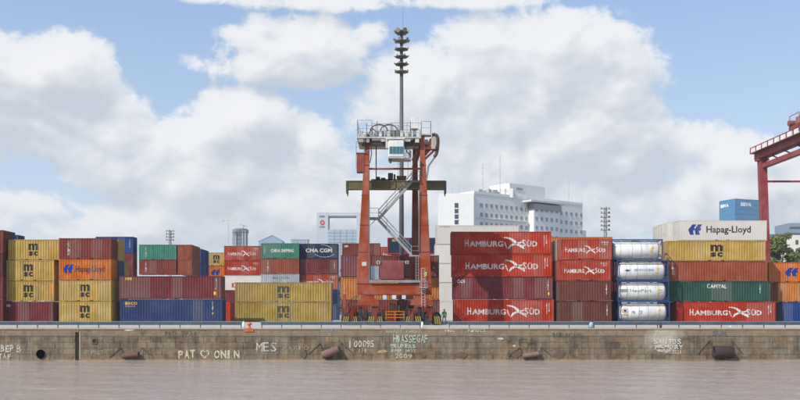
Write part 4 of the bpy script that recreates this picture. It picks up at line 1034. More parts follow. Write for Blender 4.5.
mb = MB(); c0 = [(hx(396.5), HD - .2), (hx(406.5), HD - .2), (hx(406.5), HD + 1.2), (hx(396.5), HD + 1.2)]; mb.hexa([(x + (.12 if i in (0, 3) else -.12), y, hz(180.3)) for i, (x, y) in enumerate(c0)], [(x, y, hz(176)) for x, y in c0]); mb.build('cable_basket', M_CRANE, sp, (.13, .05, .03), origin=W0)
for px in (376, 386, 398, 408):
    for y in (HD, HD + 1.0):
        mb = MB(); mb.tube((hx(px if px != 386 else 376.2), y, hz(181)), (hx(px if px != 386 else 376.2), y, hz(141)), .045 if px < 390 else .02, n=5); mb.build('hoist_rope', M_CLEAN, sp, (.06, .06, .06), origin=W0)

# ------------------------------------------------------------------ the floodlight mast behind the crane
def flood_mast(px, D, y_top, label, base_r, tiers, arm, big=False, ant=None):
    m = thing('floodlight_mast', label, 'light mast', (X(px, D), D, 0)); x = X(px, D)
    zt = Z(y_top, D); mb = MB(); mb.tube((x, D, 0), (x, D, zt), base_r, base_r * .55, n=14); mb.build('pole', M_STEEL, m, (.105, .11, .115), True)
    for k, py in enumerate(tiers):
        z = Z(py, D); mb = MB()
        mb.lathe([(.28, -.16), (arm * .96, .02), (arm, .12), (.28, .16)], (x, D, z), 'z', 14)
        for i in range(8):
            a = 2 * math.pi * i / 8; mb.tube((x, D, z + .05), (x + arm * math.cos(a), D + arm * math.sin(a), z + .18), .04, n=4)
        tr = mb.build('lamp_ring', M_STEEL, m, (.17, .15, .12) if k % 2 else (.13, .115, .095))
        for i in range(6 if big else 4):
            a = 2 * math.pi * (i + .3 * k) / (6 if big else 4); r_ = arm * (1.0 if k else .75); c = Vector((x + r_ * math.cos(a), D + r_ * math.sin(a), z + (.3 if k < 2 else .2))); d = Vector((math.cos(a), math.sin(a), -.35)).normalized()
            s = .36 if (big and k < 1) else .26 if (big and k < 2) else .14
            mb = MB(); mb.tube(c - d * s * .3, c + d * s * .9, s * .45, s, n=10); mb.build('lamp', M_STEEL, tr, (.30, .27, .22), origin=parent_world(m))
    if ant:
        mb = MB(); mb.tube((x + .2, D, zt), (x + .2, D, Z(ant, D)), .06, .02, n=6); mb.build('antenna', M_STEEL, m, (.3, .3, .3))
    return m
flood_mast(401.5, 136, 30, 'tall grey floodlight mast with six lamp rings rising behind the crane', .42, (33, 42, 50, 57.5, 65, 72.5), 1.0, True, 5)
def lattice_mast(px, D, y0, y1, label, w):
    m = thing('lamp_tower', label, 'light mast', (X(px, D), D, 0)); x = X(px, D); z0, z1 = 0.0, Z(y0, D); mb = MB()
    for a, b_ in ((-w, -w), (w, -w), (w, w), (-w, w)): mb.bar((x + a, D + b_, z0), (x + a * .6, D + b_ * .6, z1), .14)
    z = z0; k = 1
    while z < z1 - w * 2: mb.bar((x - w * k, D - w, z), (x + w * k, D - w, z + w * 2.2), .09); mb.bar((x + w, D + w * k, z), (x + w, D - w * k, z + w * 2.2), .09); k = -k; z += w * 2.2
    mb.build('lattice_pole', M_STEEL, m, (.26, .26, .27))
    n = 4 if px < 300 else 6
    for i in range(n):
        z = z1 - (z1 - Z(y1, D)) * i / n; mb = MB(); a = w * 2.7
        mb.bar((x - a, D, z), (x + a, D, z), .12); mb.bar((x, D - a, z), (x, D + a, z), .12); ar = mb.build('cross_arm', M_STEEL, m, (.26, .25, .25))
        for dx, dy in ((-a, 0), (a, 0), (0, -a), (0, a)):
            mb = MB(); mb.tube((x + dx, D + dy, z - .2), (x + dx, D + dy, z + .3), .30, .18, n=8); mb.build('lamp', M_STEEL, ar, (.22, .21, .2), origin=parent_world(m))
lattice_mast(170, 300, 231, 243, 'distant lattice lamp tower standing above the teal green container', .42)
lattice_mast(605.3, 230, 208.5, 234, 'distant lattice lamp tower standing above the short red stack', .36)

# ------------------------------------------------------------------ red gantry at the frame edge
PINK = (.26, .045, .05)
gc = thing('portal_crane', 'dark pink portal crane with white panelled girder at the frame edge', 'crane', (X(766, 142), 142, 0))
M_PINK = paint_material('portal_crane_paint', .5, .4, .25)
def gleg(px_b, px_t, D, y_b=322, name='leg', w0=.55, w1=.55):
    mb = MB(); zb, zt = 0.0, Z(160, D); xb, xt = X(px_b, D), X(px_t, D)
    mb.hexa([(xb - w0, D, zb), (xb + w0, D, zb), (xb + w0, D + 1.1, zb), (xb - w0, D + 1.1, zb)], [(xt - w1, D, zt), (xt + w1, D, zt), (xt + w1, D + 1.1, zt), (xt - w1, D + 1.1, zt)])
    mb.build(name, M_PINK, gc, PINK)
gleg(769, 763.5, 140)
GX0, GY0, GX1, GY1 = X(752.5, 141), 141.6, 55.9, 104.0
zt0, zb0 = Z(147.5, 141), Z(156, 141)
def gq(t, off=0.0): return GX0 + (GX1 - GX0) * t + off, GY0 + (GY1 - GY0) * t
def gbar(t0, t1, off0, off1, z0, z1, name, col, par=None, **kw):
    a = gq(t0); b_ = gq(t1); mb = MB()
    mb.hexa([(a[0] + off0, a[1], z0), (a[0] + off1, a[1], z0), (b_[0] + off1, b_[1], z0), (b_[0] + off0, b_[1], z0)], [(a[0] + off0, a[1], z1), (a[0] + off1, a[1], z1), (b_[0] + off1, b_[1], z1), (b_[0] + off0, b_[1], z1)])
    return mb.build(name, M_PINK, par or gc, col, **({'origin': parent_world(gc)} if par else {}))
gd = gbar(0, 1, .5, 1.9, zb0 - .55, zb0 + .35, 'girder', PINK); gbar(0, 1, -.25, 2.0, zb0 + .36, zb0 + .46, 'walkway', (.2, .06, .06))
gbar(0, 1, -.2, -.1, zt0 - .12, zt0, 'handrail', PINK); gbar(.02, 1, 1.1, 1.9, zb0 - 2.0, zb0 - 1.3, 'lower_chord', PINK)
n = 18
for i in range(n):
    t = i / n
    gbar(t, t + .006, -.2, -.12, zb0 + .47, zt0 - .12, 'handrail_post', PINK)
    if i % 5 not in (3,): gbar(t + .009, t + .046, -.17, -.13, zb0 + .50, zt0 - .16, 'panel', (.78, .75, .73))
for i in range(9):
    a = gq(i / 9); b_ = gq((i + .5) / 9); mb = MB(); mb.bar((a[0] + 1.5, a[1], zb0 - .56), (b_[0] + 1.5, b_[1], zb0 - 1.3), .16); mb.build('strut', M_PINK, gc, PINK)
mb = MB(); mb.box(X(758, 140), X(769, 140), 139.9, 141.3, Z(160.3, 140), zb0 - .56); mb.build('leg_head', M_PINK, gc, PINK)
mb = MB(); mb.bar((X(766, 140), 140.5, Z(181, 140)), (X(766, 140) + 14, 140.5, Z(181, 140)), .28); mb.build('tie_beam', M_PINK, gc, PINK)
gleg(858, 858, 140)
mb = MB(); mb.box(X(764, 140), X(863, 140), 139.95, 141.1, -.0 + Z(172, 140) + 1.0, Z(172, 140) + 1.9); mb.build('portal_beam', M_PINK, gc, PINK) if False else None
tx, ty = gq(.40); tr = MB(); tr.box(tx - .2, tx + 2.2, ty - 1.6, ty + 1.6, zt0 + .02, zt0 + .5); tro = tr.build('trolley', M_PINK, gc, PINK)
mb = MB(); mb.lathe([(.1, -.7), (.42, -.7), (.42, .7), (.1, .7)], (tx + .2, ty + 1.0, zt0 + .92), 'x', 16); mb.build('winch_drum', M_PINK, tro, (.22, .05, .05), origin=parent_world(gc))
mb = MB(); mb.box(tx + .2, tx + 2.0, ty - 1.4, ty + .3, zt0 + .5, zt0 + 1.6); mb.path([(tx - .1, ty - 1.5, zt0 + .5), (tx - .1, ty - 1.5, zt0 + 2.0), (tx - .1, ty + 1.5, zt0 + 2.0), (tx - .1, ty + 1.5, zt0 + .5)], .06, 5); mb.build('winch_housing', M_PINK, tro, (.3, .12, .11), origin=parent_world(gc))

# ------------------------------------------------------------------ buildings
def bpart(mb, name, mat, root, col, par=None): return mb.build(name, mat, par or root, col, origin=parent_world(root))
# white slab block and its long wing
hosp = thing('white_building', 'large white multi-storey building with rows of windows behind the red stacks', 'building', (X(500, 310), 310, 0))
HW = (.74, .73, .70)
A = Vector((X(474, 300), 300, 0)); B = Vector((X(582.5, 333), 333, 0)); dv = (B - A); LW = dv.length; dv.normalize(); nv = Vector((dv.y, -dv.x, 0))  # nv points to the quay
def hq(s, off, z): q = A + dv * s + nv * off; return (q.x, q.y, z)
def hbox(s0, s1, o0, o1, z0, z1):
    mb = MB(); return mb.hexa([hq(s0, o0, z0), hq(s1, o0, z0), hq(s1, o1, z0), hq(s0, o1, z0)], [hq(s0, o0, z1), hq(s1, o0, z1), hq(s1, o1, z1), hq(s0, o1, z1)])
HT = Z(193.6, 300)
bpart(hbox(0, LW, 0, -14, 0, HT), 'wall', M_FAR, hosp, HW)
bpart(hbox(-.1, LW + .1, .12, -14, HT + .003, HT + .9), 'parapet', M_FAR, hosp, HW)
mb = MB(); xa, xb = X(439.8, 298), X(474, 298) - .05; mb.box(xa, xb, 298, 312, 0, Z(193.4, 298)); bpart(mb, 'end_block', M_FAR, hosp, HW)
mb = MB(); mb.box(X(454.6, 298), X(458.3, 298), 297.9, 297.98, Z(236, 298), Z(203, 298)); st = bpart(mb, 'stair_window', M_GLASS, hosp, None)
mb = MB()
for py in (208.5, 214, 219.5, 225): mb.box(X(454.4, 298), X(458.5, 298), 297.8, 297.99, Z(py + .5, 298), Z(py - .5, 298))
bpart(mb, 'spandrel', M_FAR, hosp, HW, st)
SA = lambda px: None
def s_of(px):   # distance along the wing at a photo column
    k = (px - 400) / F; return (A.x - k * A.y) / (k * dv.y - dv.x)
FH = 3.15
me_w = None
bpart(hbox(LW + .12, LW + 3.2, -1, -12, 0, HT - 9), 'end_stair_block', M_FAR, hosp, HW)
for r in range(5):
    zc = HT - 3.5 - r * FH
    for px in range(479, 582, 5):
        if 527 < px < 556 and r > 0 and r < 1: continue
        s = s_of(px + 1.2); w = .8
        if s + w > LW: continue
        off = 2.62 if 528 < px < 554 else .03
        if 524 < px <= 528 or 552 < px < 556: continue
        mb = hbox(s, s + w * 1.5, off, off - .4, zc - .7, zc + .55); wo = bpart(mb, 'window', M_FACGLASS, hosp, None)
        bpart(hbox(s - .1, s + w * 1.5 + .1, off + .12, off - .1, zc - .9, zc - .72), 'sill', M_FAR, hosp, (.6, .6, .6), wo)
    if r in (1, 2, 3): bpart(hbox(1, s_of(527), .75, 0, zc - 1.4, zc - 1.2), 'balcony_slab', M_FAR, hosp, HW)
s0, s1 = s_of(528.5), s_of(554)
bpart(hbox(s0, s1, 2.6, 0, 0, HT - 1.5), 'projecting_bay', M_FAR, hosp, HW)
bpart(hbox(s0 - 3, s1 + 1.5, 4.3, 0, HT - 1.2, HT - .6), 'canopy_roof', M_FAR, hosp, (.6, .6, .6)); bpart(hbox(s0 - .4, s1 + .4, 3.3, .1, HT - 3.6, HT - 1.6), 'roof_lounge', M_FACGLASS, hosp, None)
p0, p1 = s_of(512), s_of(547)
bpart(hbox(p0, p1, -1, -11, HT + .9, HT + 5.2), 'penthouse', M_FAR, hosp, HW); mb = hbox(p0 + 3, p0 + 6, -.85, -1, HT + 3.2, HT + 3.9); bpart(mb, 'louvre', M_FAR, hosp, (.35, .35, .35))
mb = MB(); mb.box(X(501, 310), X(513, 310), 310, 318, HT, Z(188.5, 310)); bpart(mb, 'penthouse', M_FAR, hosp, HW)
for px, D, py in ((482.7, 306, 163), (500, 308, 154.5), (459.3, 304, 182), (463.5, 304, 185), (568.7, 330, 177), (576.5, 332, 197), (581.5, 333, 198), (572, 331, 198), (527, 315, 178), (486, 306, 190), (452, 304, 190)):
    mb = MB(); mb.tube((X(px, D), D, HT - 4), (X(px, D), D, Z(py, D)), .16, .06, n=6)
    if px in (482.7, 500):
        for i in range(5): z = HT + (Z(py, D) - HT) * (i + 1) / 6; mb.bar((X(px, D) - .5, D, z), (X(px, D) + .5, D, z), .08)
    bpart(mb, 'antenna', M_STEEL, hosp, (.42, .42, .44))
for i in range(9):
    s = s_of(485 + i * 5); w = random.uniform(.8, 2.0); bpart(hbox(s, s + w, -3, -5, HT + .9, HT + .9 + random.uniform(.7, 1.8)), 'roof_equipment', M_FAR, hosp, (.4, .4, .41))
# blue glass tower
bt = thing('glass_tower', 'blue glass office tower with white sign beside the dark pink portal crane', 'tower', (X(740, 700), 700, 0))
Dt = 700; q0, q1, q2 = Vector((X(719.4, 716), 716, 0)), Vector((X(735, Dt), Dt, 0)), Vector((X(759.6, 709), 709, 0))
q3 = q0 + q2 - q1; zt = Z(198.6, Dt)
mb = MB(); mb.hexa([q0, q1, q2, q3], [v + Vector((0, 0, zt)) for v in (q0, q1, q2, q3)]); bpart(mb, 'glass_wall', M_BLUEGLASS, bt, None)
def face_quad(mb, a, b_, u0, u1, z0, z1, out):
    d = (b_ - a); n = Vector((d.y, -d.x, 0)).normalized() * out
    p = [a + d * u0 + n, a + d * u1 + n]; mb.add([(p[0].x, p[0].y, z0), (p[1].x, p[1].y, z0), (p[1].x, p[1].y, z1), (p[0].x, p[0].y, z1)], [(0, 1, 2, 3)])
nfl = 24
for i in range(nfl):
    mb = MB(); z = zt * (i + 1) / nfl
    for a, b_ in ((q0, q1), (q1, q2)): face_quad(mb, a, b_, 0, 1, z - .55, z, .15)
    bpart(mb, 'floor_band', M_CLEAN, bt, (.10, .22, .36))
for i in range(9):
    mb = MB(); face_quad(mb, q1, q2, i / 8.99, i / 8.99 + .012, 0, zt, .12); face_quad(mb, q0, q1, i / 8.99, i / 8.99 + .015, 0, zt, .12); bpart(mb, 'mullion', M_CLEAN, bt, (.08, .18, .3))
def sign(a, b_, s, u0, u1, z0, z1):
    d = b_ - a; n = Vector((d.y, -d.x, 0)).normalized() * .3; vs = []; fs = []
    for t in text2d(s, .04):
        k = len(vs)
        for u, v in t: q = a + d * (u0 + (u1 - u0) * u) + n; vs.append((q.x, q.y, z0 + (z1 - z0) * v))
        fs.append(tuple(range(k, k + len(t))))
    mb = MB(); mb.add(vs, fs); bpart(mb, 'sign', M_CLEAN, bt, (.8, .82, .85))
sign(q1, q2, 'BBVA', .22, .66, Z(205.8, 700), Z(202, 700)); sign(q0, q1, 'BBVA', .10, .62, Z(207, 706), Z(203.6, 706))
# pale portal-shaped bank tower
pb = thing('portal_tower', 'pale office tower with a big square opening at its top, behind the crane', 'tower', (X(339, 900), 900, 0)); D = 900
pal = (.47, .49, .51)
for a, b_, y0, y1, nm, mat, col in ((316.8, 328, 212.3, 322, 'side_tower', M_FAR, pal), (328.05, 359, 212.3, 215.8, 'top_beam', M_FAR, pal), (356.5, 362, 212.3, 322, 'side_tower', M_FAR, pal), (328.05, 356.4, 229.5, 322, 'glass_block', M_FAR, (.34, .41, .47))):
    mb = MB(); z1 = Z(y0, D); z0 = max(0, Z(y1, D)); o = .2 if nm == 'top_beam' else 0; mb.box(X(a, D), X(b_, D), D + o, D + 22 - o, z0, z1 - o); bpart(mb, nm, mat, pb, col)
for i in range(14):
    z = Z(229.5, D) - 3.2 * (i + 1); mb = MB(); mb.box(X(328.1, D), X(356.3, D), D - .3, D - .02, z, z + .9); bpart(mb, 'floor_band', M_CLEAN, pb, (.36, .43, .50))
for px in (334, 340, 346, 352):
    mb = MB(); mb.box(X(px, D) - .2, X(px, D) + .2, D - .5, D - .31, 0, Z(230, D)); bpart(mb, 'mullion', M_CLEAN, pb, (.34, .41, .48))
vs = MB()
for tris, col in ((txt('ICBC', 0, 1, 0, 1, .03), (.12, .1, .1)),):
    pass
def wall_shape(tris, px0, px1, py0, py1, D, root, col, nm):
    mb = MB()
    for t in tris: mb.add([(X(px0 + u * (px1 - px0), D), D - .35, Z(py1 + v * (py0 - py1), D)) for u, v in t], [tuple(range(len(t)))])
    bpart(mb, nm, M_CLEAN, root, col)
wall_shape(txt('ICBC', 0, 1, 0, 1, .03), 319.5, 325, 215.3, 217.4, D, pb, (.12, .1, .1), 'sign'); wall_shape(ring2d(0, 1, 0, 1, .5), 320, 324.6, 220, 225, D, pb, (.45, .05, .05), 'emblem'); wall_shape(txt('ICBC', 0, 1, 0, 1, .03), 319.5, 325, 226, 227.6, D, pb, (.12, .1, .1), 'sign')
# grey round tower under construction
ct = thing('unfinished_tower', 'dark grey round tower under construction far behind the red and green containers', 'tower', (X(240, 1000), 1000, 0)); D = 1000
mb = MB(); mb.lathe([(8.0, 0), (8.0, Z(234, D)), (9.0, Z(233, D)), (9.0, Z(229.8, D)), (7.2, Z(229.7, D)), (7.2, Z(229, D))], (X(240.5, D), D, 0), 'z', 20); bpart(mb, 'round_core', M_FAR, ct, (.16, .18, .21))
for i in range(12):
    z = Z(231, D) - i * 4.2; mb = MB(); mb.lathe([(7.9, z), (8.35, z), (8.35, z + .7), (7.9, z + .7)], (X(240.5, D), D, 0), 'z', 20); bpart(mb, 'floor_slab', M_FAR, ct, (.34, .35, .36))
for px in (234.3, 237, 244, 246.6):
    mb = MB(); x = X(px, D); mb.box(x - .7, x + .7, D - 9.8, D - 8.6, 0, Z(231, D)); bpart(mb, 'column', M_FAR, ct, (.36, .37, .38))
mb = MB(); mb.bar((X(243, D), D, Z(229, D)), (X(244, D), D, Z(225, D)), .7); mb.bar((X(240, D), D, Z(224.6, D)), (X(247, D), D, Z(226.4, D)), .6); bpart(mb, 'derrick', M_STEEL, ct, (.3, .3, .32))
tw = thing('tower_crane', 'thin pale tower crane left standing beside the dark grey round tower', 'tower crane', (X(227.8, 980), 980, 0)); D = 980
tw['label'] = 'thin pale tower crane standing beside the dark grey round tower'
mb = MB(); x = X(227.8, D); zt_ = Z(219.5, D)
for a, b_ in ((-.8, -.8), (.8, -.8), (.8, .8), (-.8, .8)): mb.bar((x + a, D + b_, 0), (x + a, D + b_, zt_), .3)
z = 0; k = 1
while z < zt_ - 3: mb.bar((x - .8 * k, D - .8, z), (x + .8 * k, D - .8, z + 3), .22); z += 3; k = -k
bpart(mb, 'mast', M_FAR, tw, (.62, .6, .58))  # mast and jib paled to the haze colour, distance painted in
mb = MB(); mb.bar((x - 6, D, zt_), (x + 9, D, zt_ + .3), .9); mb.bar((x, D, zt_), (x, D, zt_ + 4), .6); mb.bar((x, D, zt_ + 4), (x + 7, D, zt_ + .5), .25); mb.bar((x, D, zt_ + 4), (x - 5.5, D, zt_), .25); bpart(mb, 'jib', M_FAR, tw, (.62, .58, .55))
mb = MB(); mb.box(x - 6.4, x - 4.2, D - .8, D + .8, zt_ - 2, zt_ - .5); bpart(mb, 'counterweight', M_STEEL, tw, (.45, .45, .45))
# glass block with slanted roof and a low block
sb = thing('slanted_roof_building', 'pale blue glass building with slanted roof peeking above the green lettered container', 'building', (X(271, 820), 820, 0)); D = 820
mb = MB(); mb.extr([(X(258.5, D), 0), (X(282.2, D), 0), (X(282.2, D), Z(240.5, D)), (X(272.5, D), Z(235.2, D)), (X(258.5, D), Z(241.5, D))], D, D + 18); bpart(mb, 'glass_wall', M_PALEGLASS, sb, None)
mb = MB(); mb.bar((X(258, D), D - .2, Z(241.4, D)), (X(272.5, D), D - .2, Z(235, D)), .4); mb.bar((X(272.5, D), D - .2, Z(235, D)), (X(282.6, D), D - .2, Z(240.4, D)), .8); bpart(mb, 'roof_edge', M_FAR, sb, (.40, .44, .48))
lb = thing('low_block', 'small pale block peeking above the navy lettered container', 'building', (X(299, 860), 860, 0)); D = 860
mb = MB(); mb.box(X(291, D), X(307.5, D), D, D + 15, 0, Z(239.7, D)); bpart(mb, 'glass_wall', M_PALEGLASS, lb, None)
for i in range(5):
    mb = MB(); xx = X(292 + i * 3.6, D); mb.box(xx, xx + .8, D - .25, D - .02, 0, Z(239.9, D)); bpart(mb, 'mullion', M_FAR, lb, (.42, .45, .48))
mb = MB(); mb.box(X(290.6, D), X(308, D), D - .4, D + 15.4, Z(239.6, D), Z(238.9, D)); bpart(mb, 'roof_edge', M_FAR, lb, (.5, .52, .54))
# buildings beyond the tree
gb = thing('grey_building', 'grey-blue flat-topped building beyond the tree at the frame edge', 'building', (X(800, 520), 520, 0)); D = 520
mb = MB(); mb.box(X(789, D), X(830, D), D, D + 20, 0, Z(223, D)); bpart(mb, 'wall', M_FAR, gb, (.20, .25, .32))
for i in range(6):
    z = Z(223, D) - 2.2 - i * 3.6; mb = MB(); mb.box(X(789.6, D), X(829, D), D - .1, D - .02, z - 1.2, z); bpart(mb, 'window_band', M_GLASS, gb, None)
nb_ = thing('white_house', 'white low building with small windows between the tree and the frame edge', 'building', (X(808, 260), 260, 0)); D = 260
mb = MB(); mb.box(X(793, D), X(835, D), D, D + 12, 0, Z(235, D)); bpart(mb, 'wall', M_FAR, nb_, (.66, .63, .56))
for i in range(3):
    for j in range(3):
        mb = MB(); xx = X(795.5 + i * 5, D); z = Z(240 + j * 9, D); mb.box(xx, xx + .8, D - .06, D - .01, z - 1.3, z); bpart(mb, 'window', M_GLASS, nb_, None)
bs = thing('blue_roof_hall', 'long blue-roofed hall just above the tree beside the portal crane leg', 'building', (X(780, 600), 600, 0)); D = 600
mb = MB(); mb.box(X(764, D), X(793, D), D, D + 20, 0, Z(237, D)); bpart(mb, 'wall', M_FAR, bs, (.30, .30, .38)); mb = MB(); mb.extr([(X(763, D), Z(237, D)), (X(794, D), Z(237, D)), (X(793, D), Z(234.2, D)), (X(766, D), Z(234.2, D))], D - .5, D + 21); bpart(mb, 'roof', M_FAR, bs, (.13, .14, .26))

# ------------------------------------------------------------------ trees
def tree(px, D, ytop, ybot, width, label, seed, n=5200):
    rnd = random.Random(seed); x = X(px, D); zt, zb = Z(ytop, D), Z(ybot, D); h = zt - zb
    t = thing('broadleaf_tree', label, 'tree', (x, D, 0))
    mb = MB(); mb.tube((x, D, 0), (x + .2, D, zb + h * .25), .42, .28, n=10)
    cl = []
    for i in range(34):
        a = rnd.uniform(0, 2 * math.pi); r = width * .5 * math.sqrt(rnd.uniform(.02, 1)) ; u = rnd.uniform(0, 1)
        prof = math.sin(math.pi * (.22 + .62 * u)) ** .6 ; q = Vector((x + r * prof * math.cos(a), D + r * prof * math.sin(a), zb + h * (.12 + .82 * u)))
        cl.append((q, rnd.uniform(.7, 1.35) * width * .15))
        if i % 2 == 0: mb.tube((x + .15, D, zb + h * .18 * rnd.uniform(.3, 1.2)), q, .13, .03, n=5)
    mb.build('trunk', M_BARK, t)
    vs = []; fs = []
    for i in range(n):
        c, r = cl[rnd.randrange(len(cl))]
        d = Vector((rnd.gauss(0, 1), rnd.gauss(0, 1), rnd.gauss(0, 1))).normalized() * r * rnd.uniform(.45, 1.15); d.z *= .8; q = c + d
        nn = (d.normalized() + Vector((rnd.gauss(0, .6), rnd.gauss(0, .6), rnd.gauss(.3, .5)))).normalized(); a = nn.cross(Vector((0.1, .2, 1))).normalized(); b_ = nn.cross(a); s = rnd.uniform(.16, .36)
        k = len(vs); vs += [q - a * s, q + b_ * s * .5, q + a * s, q - b_ * s * .5]; fs.append((k, k + 1, k + 2, k + 3))
    me = bpy.data.meshes.new('crown'); o0 = t.location; me.from_pydata([tuple(Vector(v) - Vector(o0)) for v in vs], [], fs); me.materials.append(M_LEAF); put('crown', me, t)
tree(780, 200, 233.5, 275, 6.6, 'leafy green tree behind the orange chevron container', 3, 8000)
tree(343, 190, 268, 318, 2.6, 'narrow green tree in the gap beside the yellow pair', 5, 1800)
tree(797, 215, 246, 290, 5.5, 'lower green tree beside the white low building at the frame edge', 8, 3000)

# ------------------------------------------------------------------ the worker
def worker():
    D = 107.0; px = 444.4; zg = -.164; x = X(px, D); o = Vector((x, D, zg))
    p = thing('person', 'worker in green vest and yellow helmet walking beside the crane wheels', 'person', o)
    H_ = 1.74
    J = {'pelvis': (0, 0, .93), 'belly': (0, -.01, 1.10), 'chest': (.0, -.01, 1.33), 'neck': (0, -.01, 1.50), 'head': (-.01, -.03, 1.60), 'crown_': (-.01, -.02, 1.70),
         'hl': (-.10, 0, .90), 'kl': (-.20, -.06, .50), 'al': (-.24, .06, .09), 'tl': (-.36, .02, .04), 'hr': (.10, 0, .90), 'kr': (.13, -.02, .49), 'ar': (.26, .07, .10), 'tr': (.15, .02, .04),
         'sl': (-.19, 0, 1.42), 'el': (-.27, .05, 1.15), 'wl': (-.27, -.12, .93), 'sr': (.19, 0, 1.42), 'er': (.26, .08, 1.15), 'wr': (.20, -.16, .98)}
    R_ = {'pelvis': .135, 'belly': .125, 'chest': .15, 'neck': .06, 'head': .095, 'crown_': .085, 'hl': .09, 'kl': .065, 'al': .048, 'tl': .038, 'hr': .09, 'kr': .065, 'ar': .048, 'tr': .038,
          'sl': .07, 'el': .05, 'wl': .033, 'sr': .07, 'er': .05, 'wr': .033}
    E = [('pelvis', 'belly'), ('belly', 'chest'), ('chest', 'neck'), ('neck', 'head'), ('head', 'crown_'), ('pelvis', 'hl'), ('hl', 'kl'), ('kl', 'al'), ('al', 'tl'), ('pelvis', 'hr'), ('hr', 'kr'), ('kr', 'ar'), ('ar', 'tr'), ('chest', 'sl'), ('sl', 'el'), ('el', 'wl'), ('chest', 'sr'), ('sr', 'er'), ('er', 'wr')]
    for s, w in (('l', J['wl']), ('r', J['wr'])):
        hnd = Vector(w) + Vector((0, -.04, -.07)); J['p' + s] = tuple(hnd); R_['p' + s] = .036; E.append(('w' + s, 'p' + s))
        for i in range(5):
            f0 = hnd + Vector(((i - 2) * .016, -.02, -.05 if i else -.02)); f1 = f0 + Vector(((i - 2) * .004 - (.03 if i == 0 else 0), -.025, -.045 + .006 * abs(i - 2)))
            J[f'f{s}{i}'] = tuple(f0); J[f'g{s}{i}'] = tuple(f1); R_[f'f{s}{i}'] = .010; R_[f'g{s}{i}'] = .008; E += [('p' + s, f'f{s}{i}'), (f'f{s}{i}', f'g{s}{i}')]
    names = list(J); idx = {n_: i for i, n_ in enumerate(names)}
    me = bpy.data.meshes.new('body'); me.from_pydata([J[n_] for n_ in names], [(idx[a], idx[b_]) for a, b_ in E], [])
    ob = bpy.data.objects.new('body', me); COL.objects.link(ob)
    sk = ob.modifiers.new('skin', 'SKIN'); su = ob.modifiers.new('smooth', 'SUBSURF'); su.levels = 1; su.render_levels = 1
    for i, n_ in enumerate(names): ob.data.skin_vertices[0].data[i].radius = (R_[n_], R_[n_] * (.8 if n_ in ('chest', 'pelvis', 'belly') else 1)); ob.data.skin_vertices[0].data[i].use_root = (n_ == 'pelvis')
    bpy.context.view_layer.update(); dg = bpy.context.evaluated_depsgraph_get()
    m2 = bpy.data.meshes.new_from_object(ob.evaluated_get(dg)); bpy.data.objects.remove(ob)
    m2.name = 'body'
    m2.materials.clear()
    for mm in (simple('trouser_cloth', (.17, .19, .26), .9, 8, .3), simple('shirt_cloth', (.10, .13, .2), .9, 8, .3), simple('skin', (.42, .23, .15), .6, 5, .1), simple('boot_leather', (.03, .025, .02), .6, 8, .3)): m2.materials.append(mm)
    for f in m2.polygons:
        z = f.center.z; hand_ = z < 1.0 and abs(f.center.x) > .15 and f.center.y < -.10
        f.material_index = 3 if z < .11 else 2 if (z > 1.51 or (hand_ and z > .75)) else 0 if z < .96 and not (abs(f.center.x) > .19 and z > .8) else 1
        f.use_smooth = True
    put('body', m2, p)
    mb = MB(); prof = [(.165, .92), (.175, 1.05), (.18, 1.2), (.205, 1.36), (.19, 1.44), (.09, 1.50)]
    n_ = 18; vs = []; fs = []
    for r, h in prof:
        for i in range(n_): a = 2 * math.pi * i / n_; vs.append((x + r * math.cos(a), D - .01 + r * .78 * math.sin(a), zg + h))
    for j in range(len(prof) - 1):
        for i in range(n_): fs.append((j * n_ + i, j * n_ + (i + 1) % n_, (j + 1) * n_ + (i + 1) % n_, (j + 1) * n_ + i))
    mb.add(vs, fs); v = mb.build('vest', M_CLEAN, p, (.06, .42, .12), True)
    mb = MB()
    for h in (1.02, 1.16): mb.lathe([(.182, h - .025), (.186, h), (.186, h + .03)], (0, 0, 0), 'z', 18)
    mb.v = [(x + a, D - .01 + b_ * .79, zg + c) for a, b_, c in mb.v]; mb.build('reflective_band', M_CLEAN, v, (.7, .75, .3), origin=o)
    mb = MB(); mb.lathe([(.155, 1.655), (.16, 1.67), (.115, 1.675), (.115, 1.72), (.095, 1.765), (.05, 1.79), (.01, 1.797)], (x - .01, D - .025, zg), 'z', 18); mb.build('helmet', M_CLEAN, p, (.75, .5, .03), True)
    mb = MB(); hx_, hy_ = x - .01, D - .03
    mb.hexa([(hx_ - .018, hy_ - .12, zg + 1.56), (hx_ + .018, hy_ - .12, zg + 1.56), (hx_ + .015, hy_ - .09, zg + 1.56), (hx_ - .015, hy_ - .09, zg + 1.56)], [(hx_ - .008, hy_ - .1, zg + 1.61), (hx_ + .008, hy_ - .1, zg + 1.61), (hx_ + .008, hy_ - .085, zg + 1.61), (hx_ - .008, hy_ - .085, zg + 1.61)])
    fc = mb.build('nose', simple('face_skin', (.40, .21, .14), .6, 5, .1), p)
    for s in (-1, 1):
        mb = MB(); mb.lathe([(.004, -.006), (.014, 0), (.004, .006)], (hx_ + s * .035, hy_ - .095, zg + 1.62), 'y', 8); mb.build('eye', M_BLACK, p)
        mb = MB(); mb.lathe([(.01, -.012), (.03, 0), (.01, .012)], (hx_ + s * .095, hy_ + .01, zg + 1.60), 'x', 8); mb.build('ear', bpy.data.materials['face_skin'], p)
    mb = MB(); mb.box(hx_ - .028, hx_ + .028, hy_ - .1, hy_ - .085, zg + 1.528, zg + 1.538); mb.build('mouth', simple('lips', (.3, .1, .08), .6, 5, .1), p)
worker()
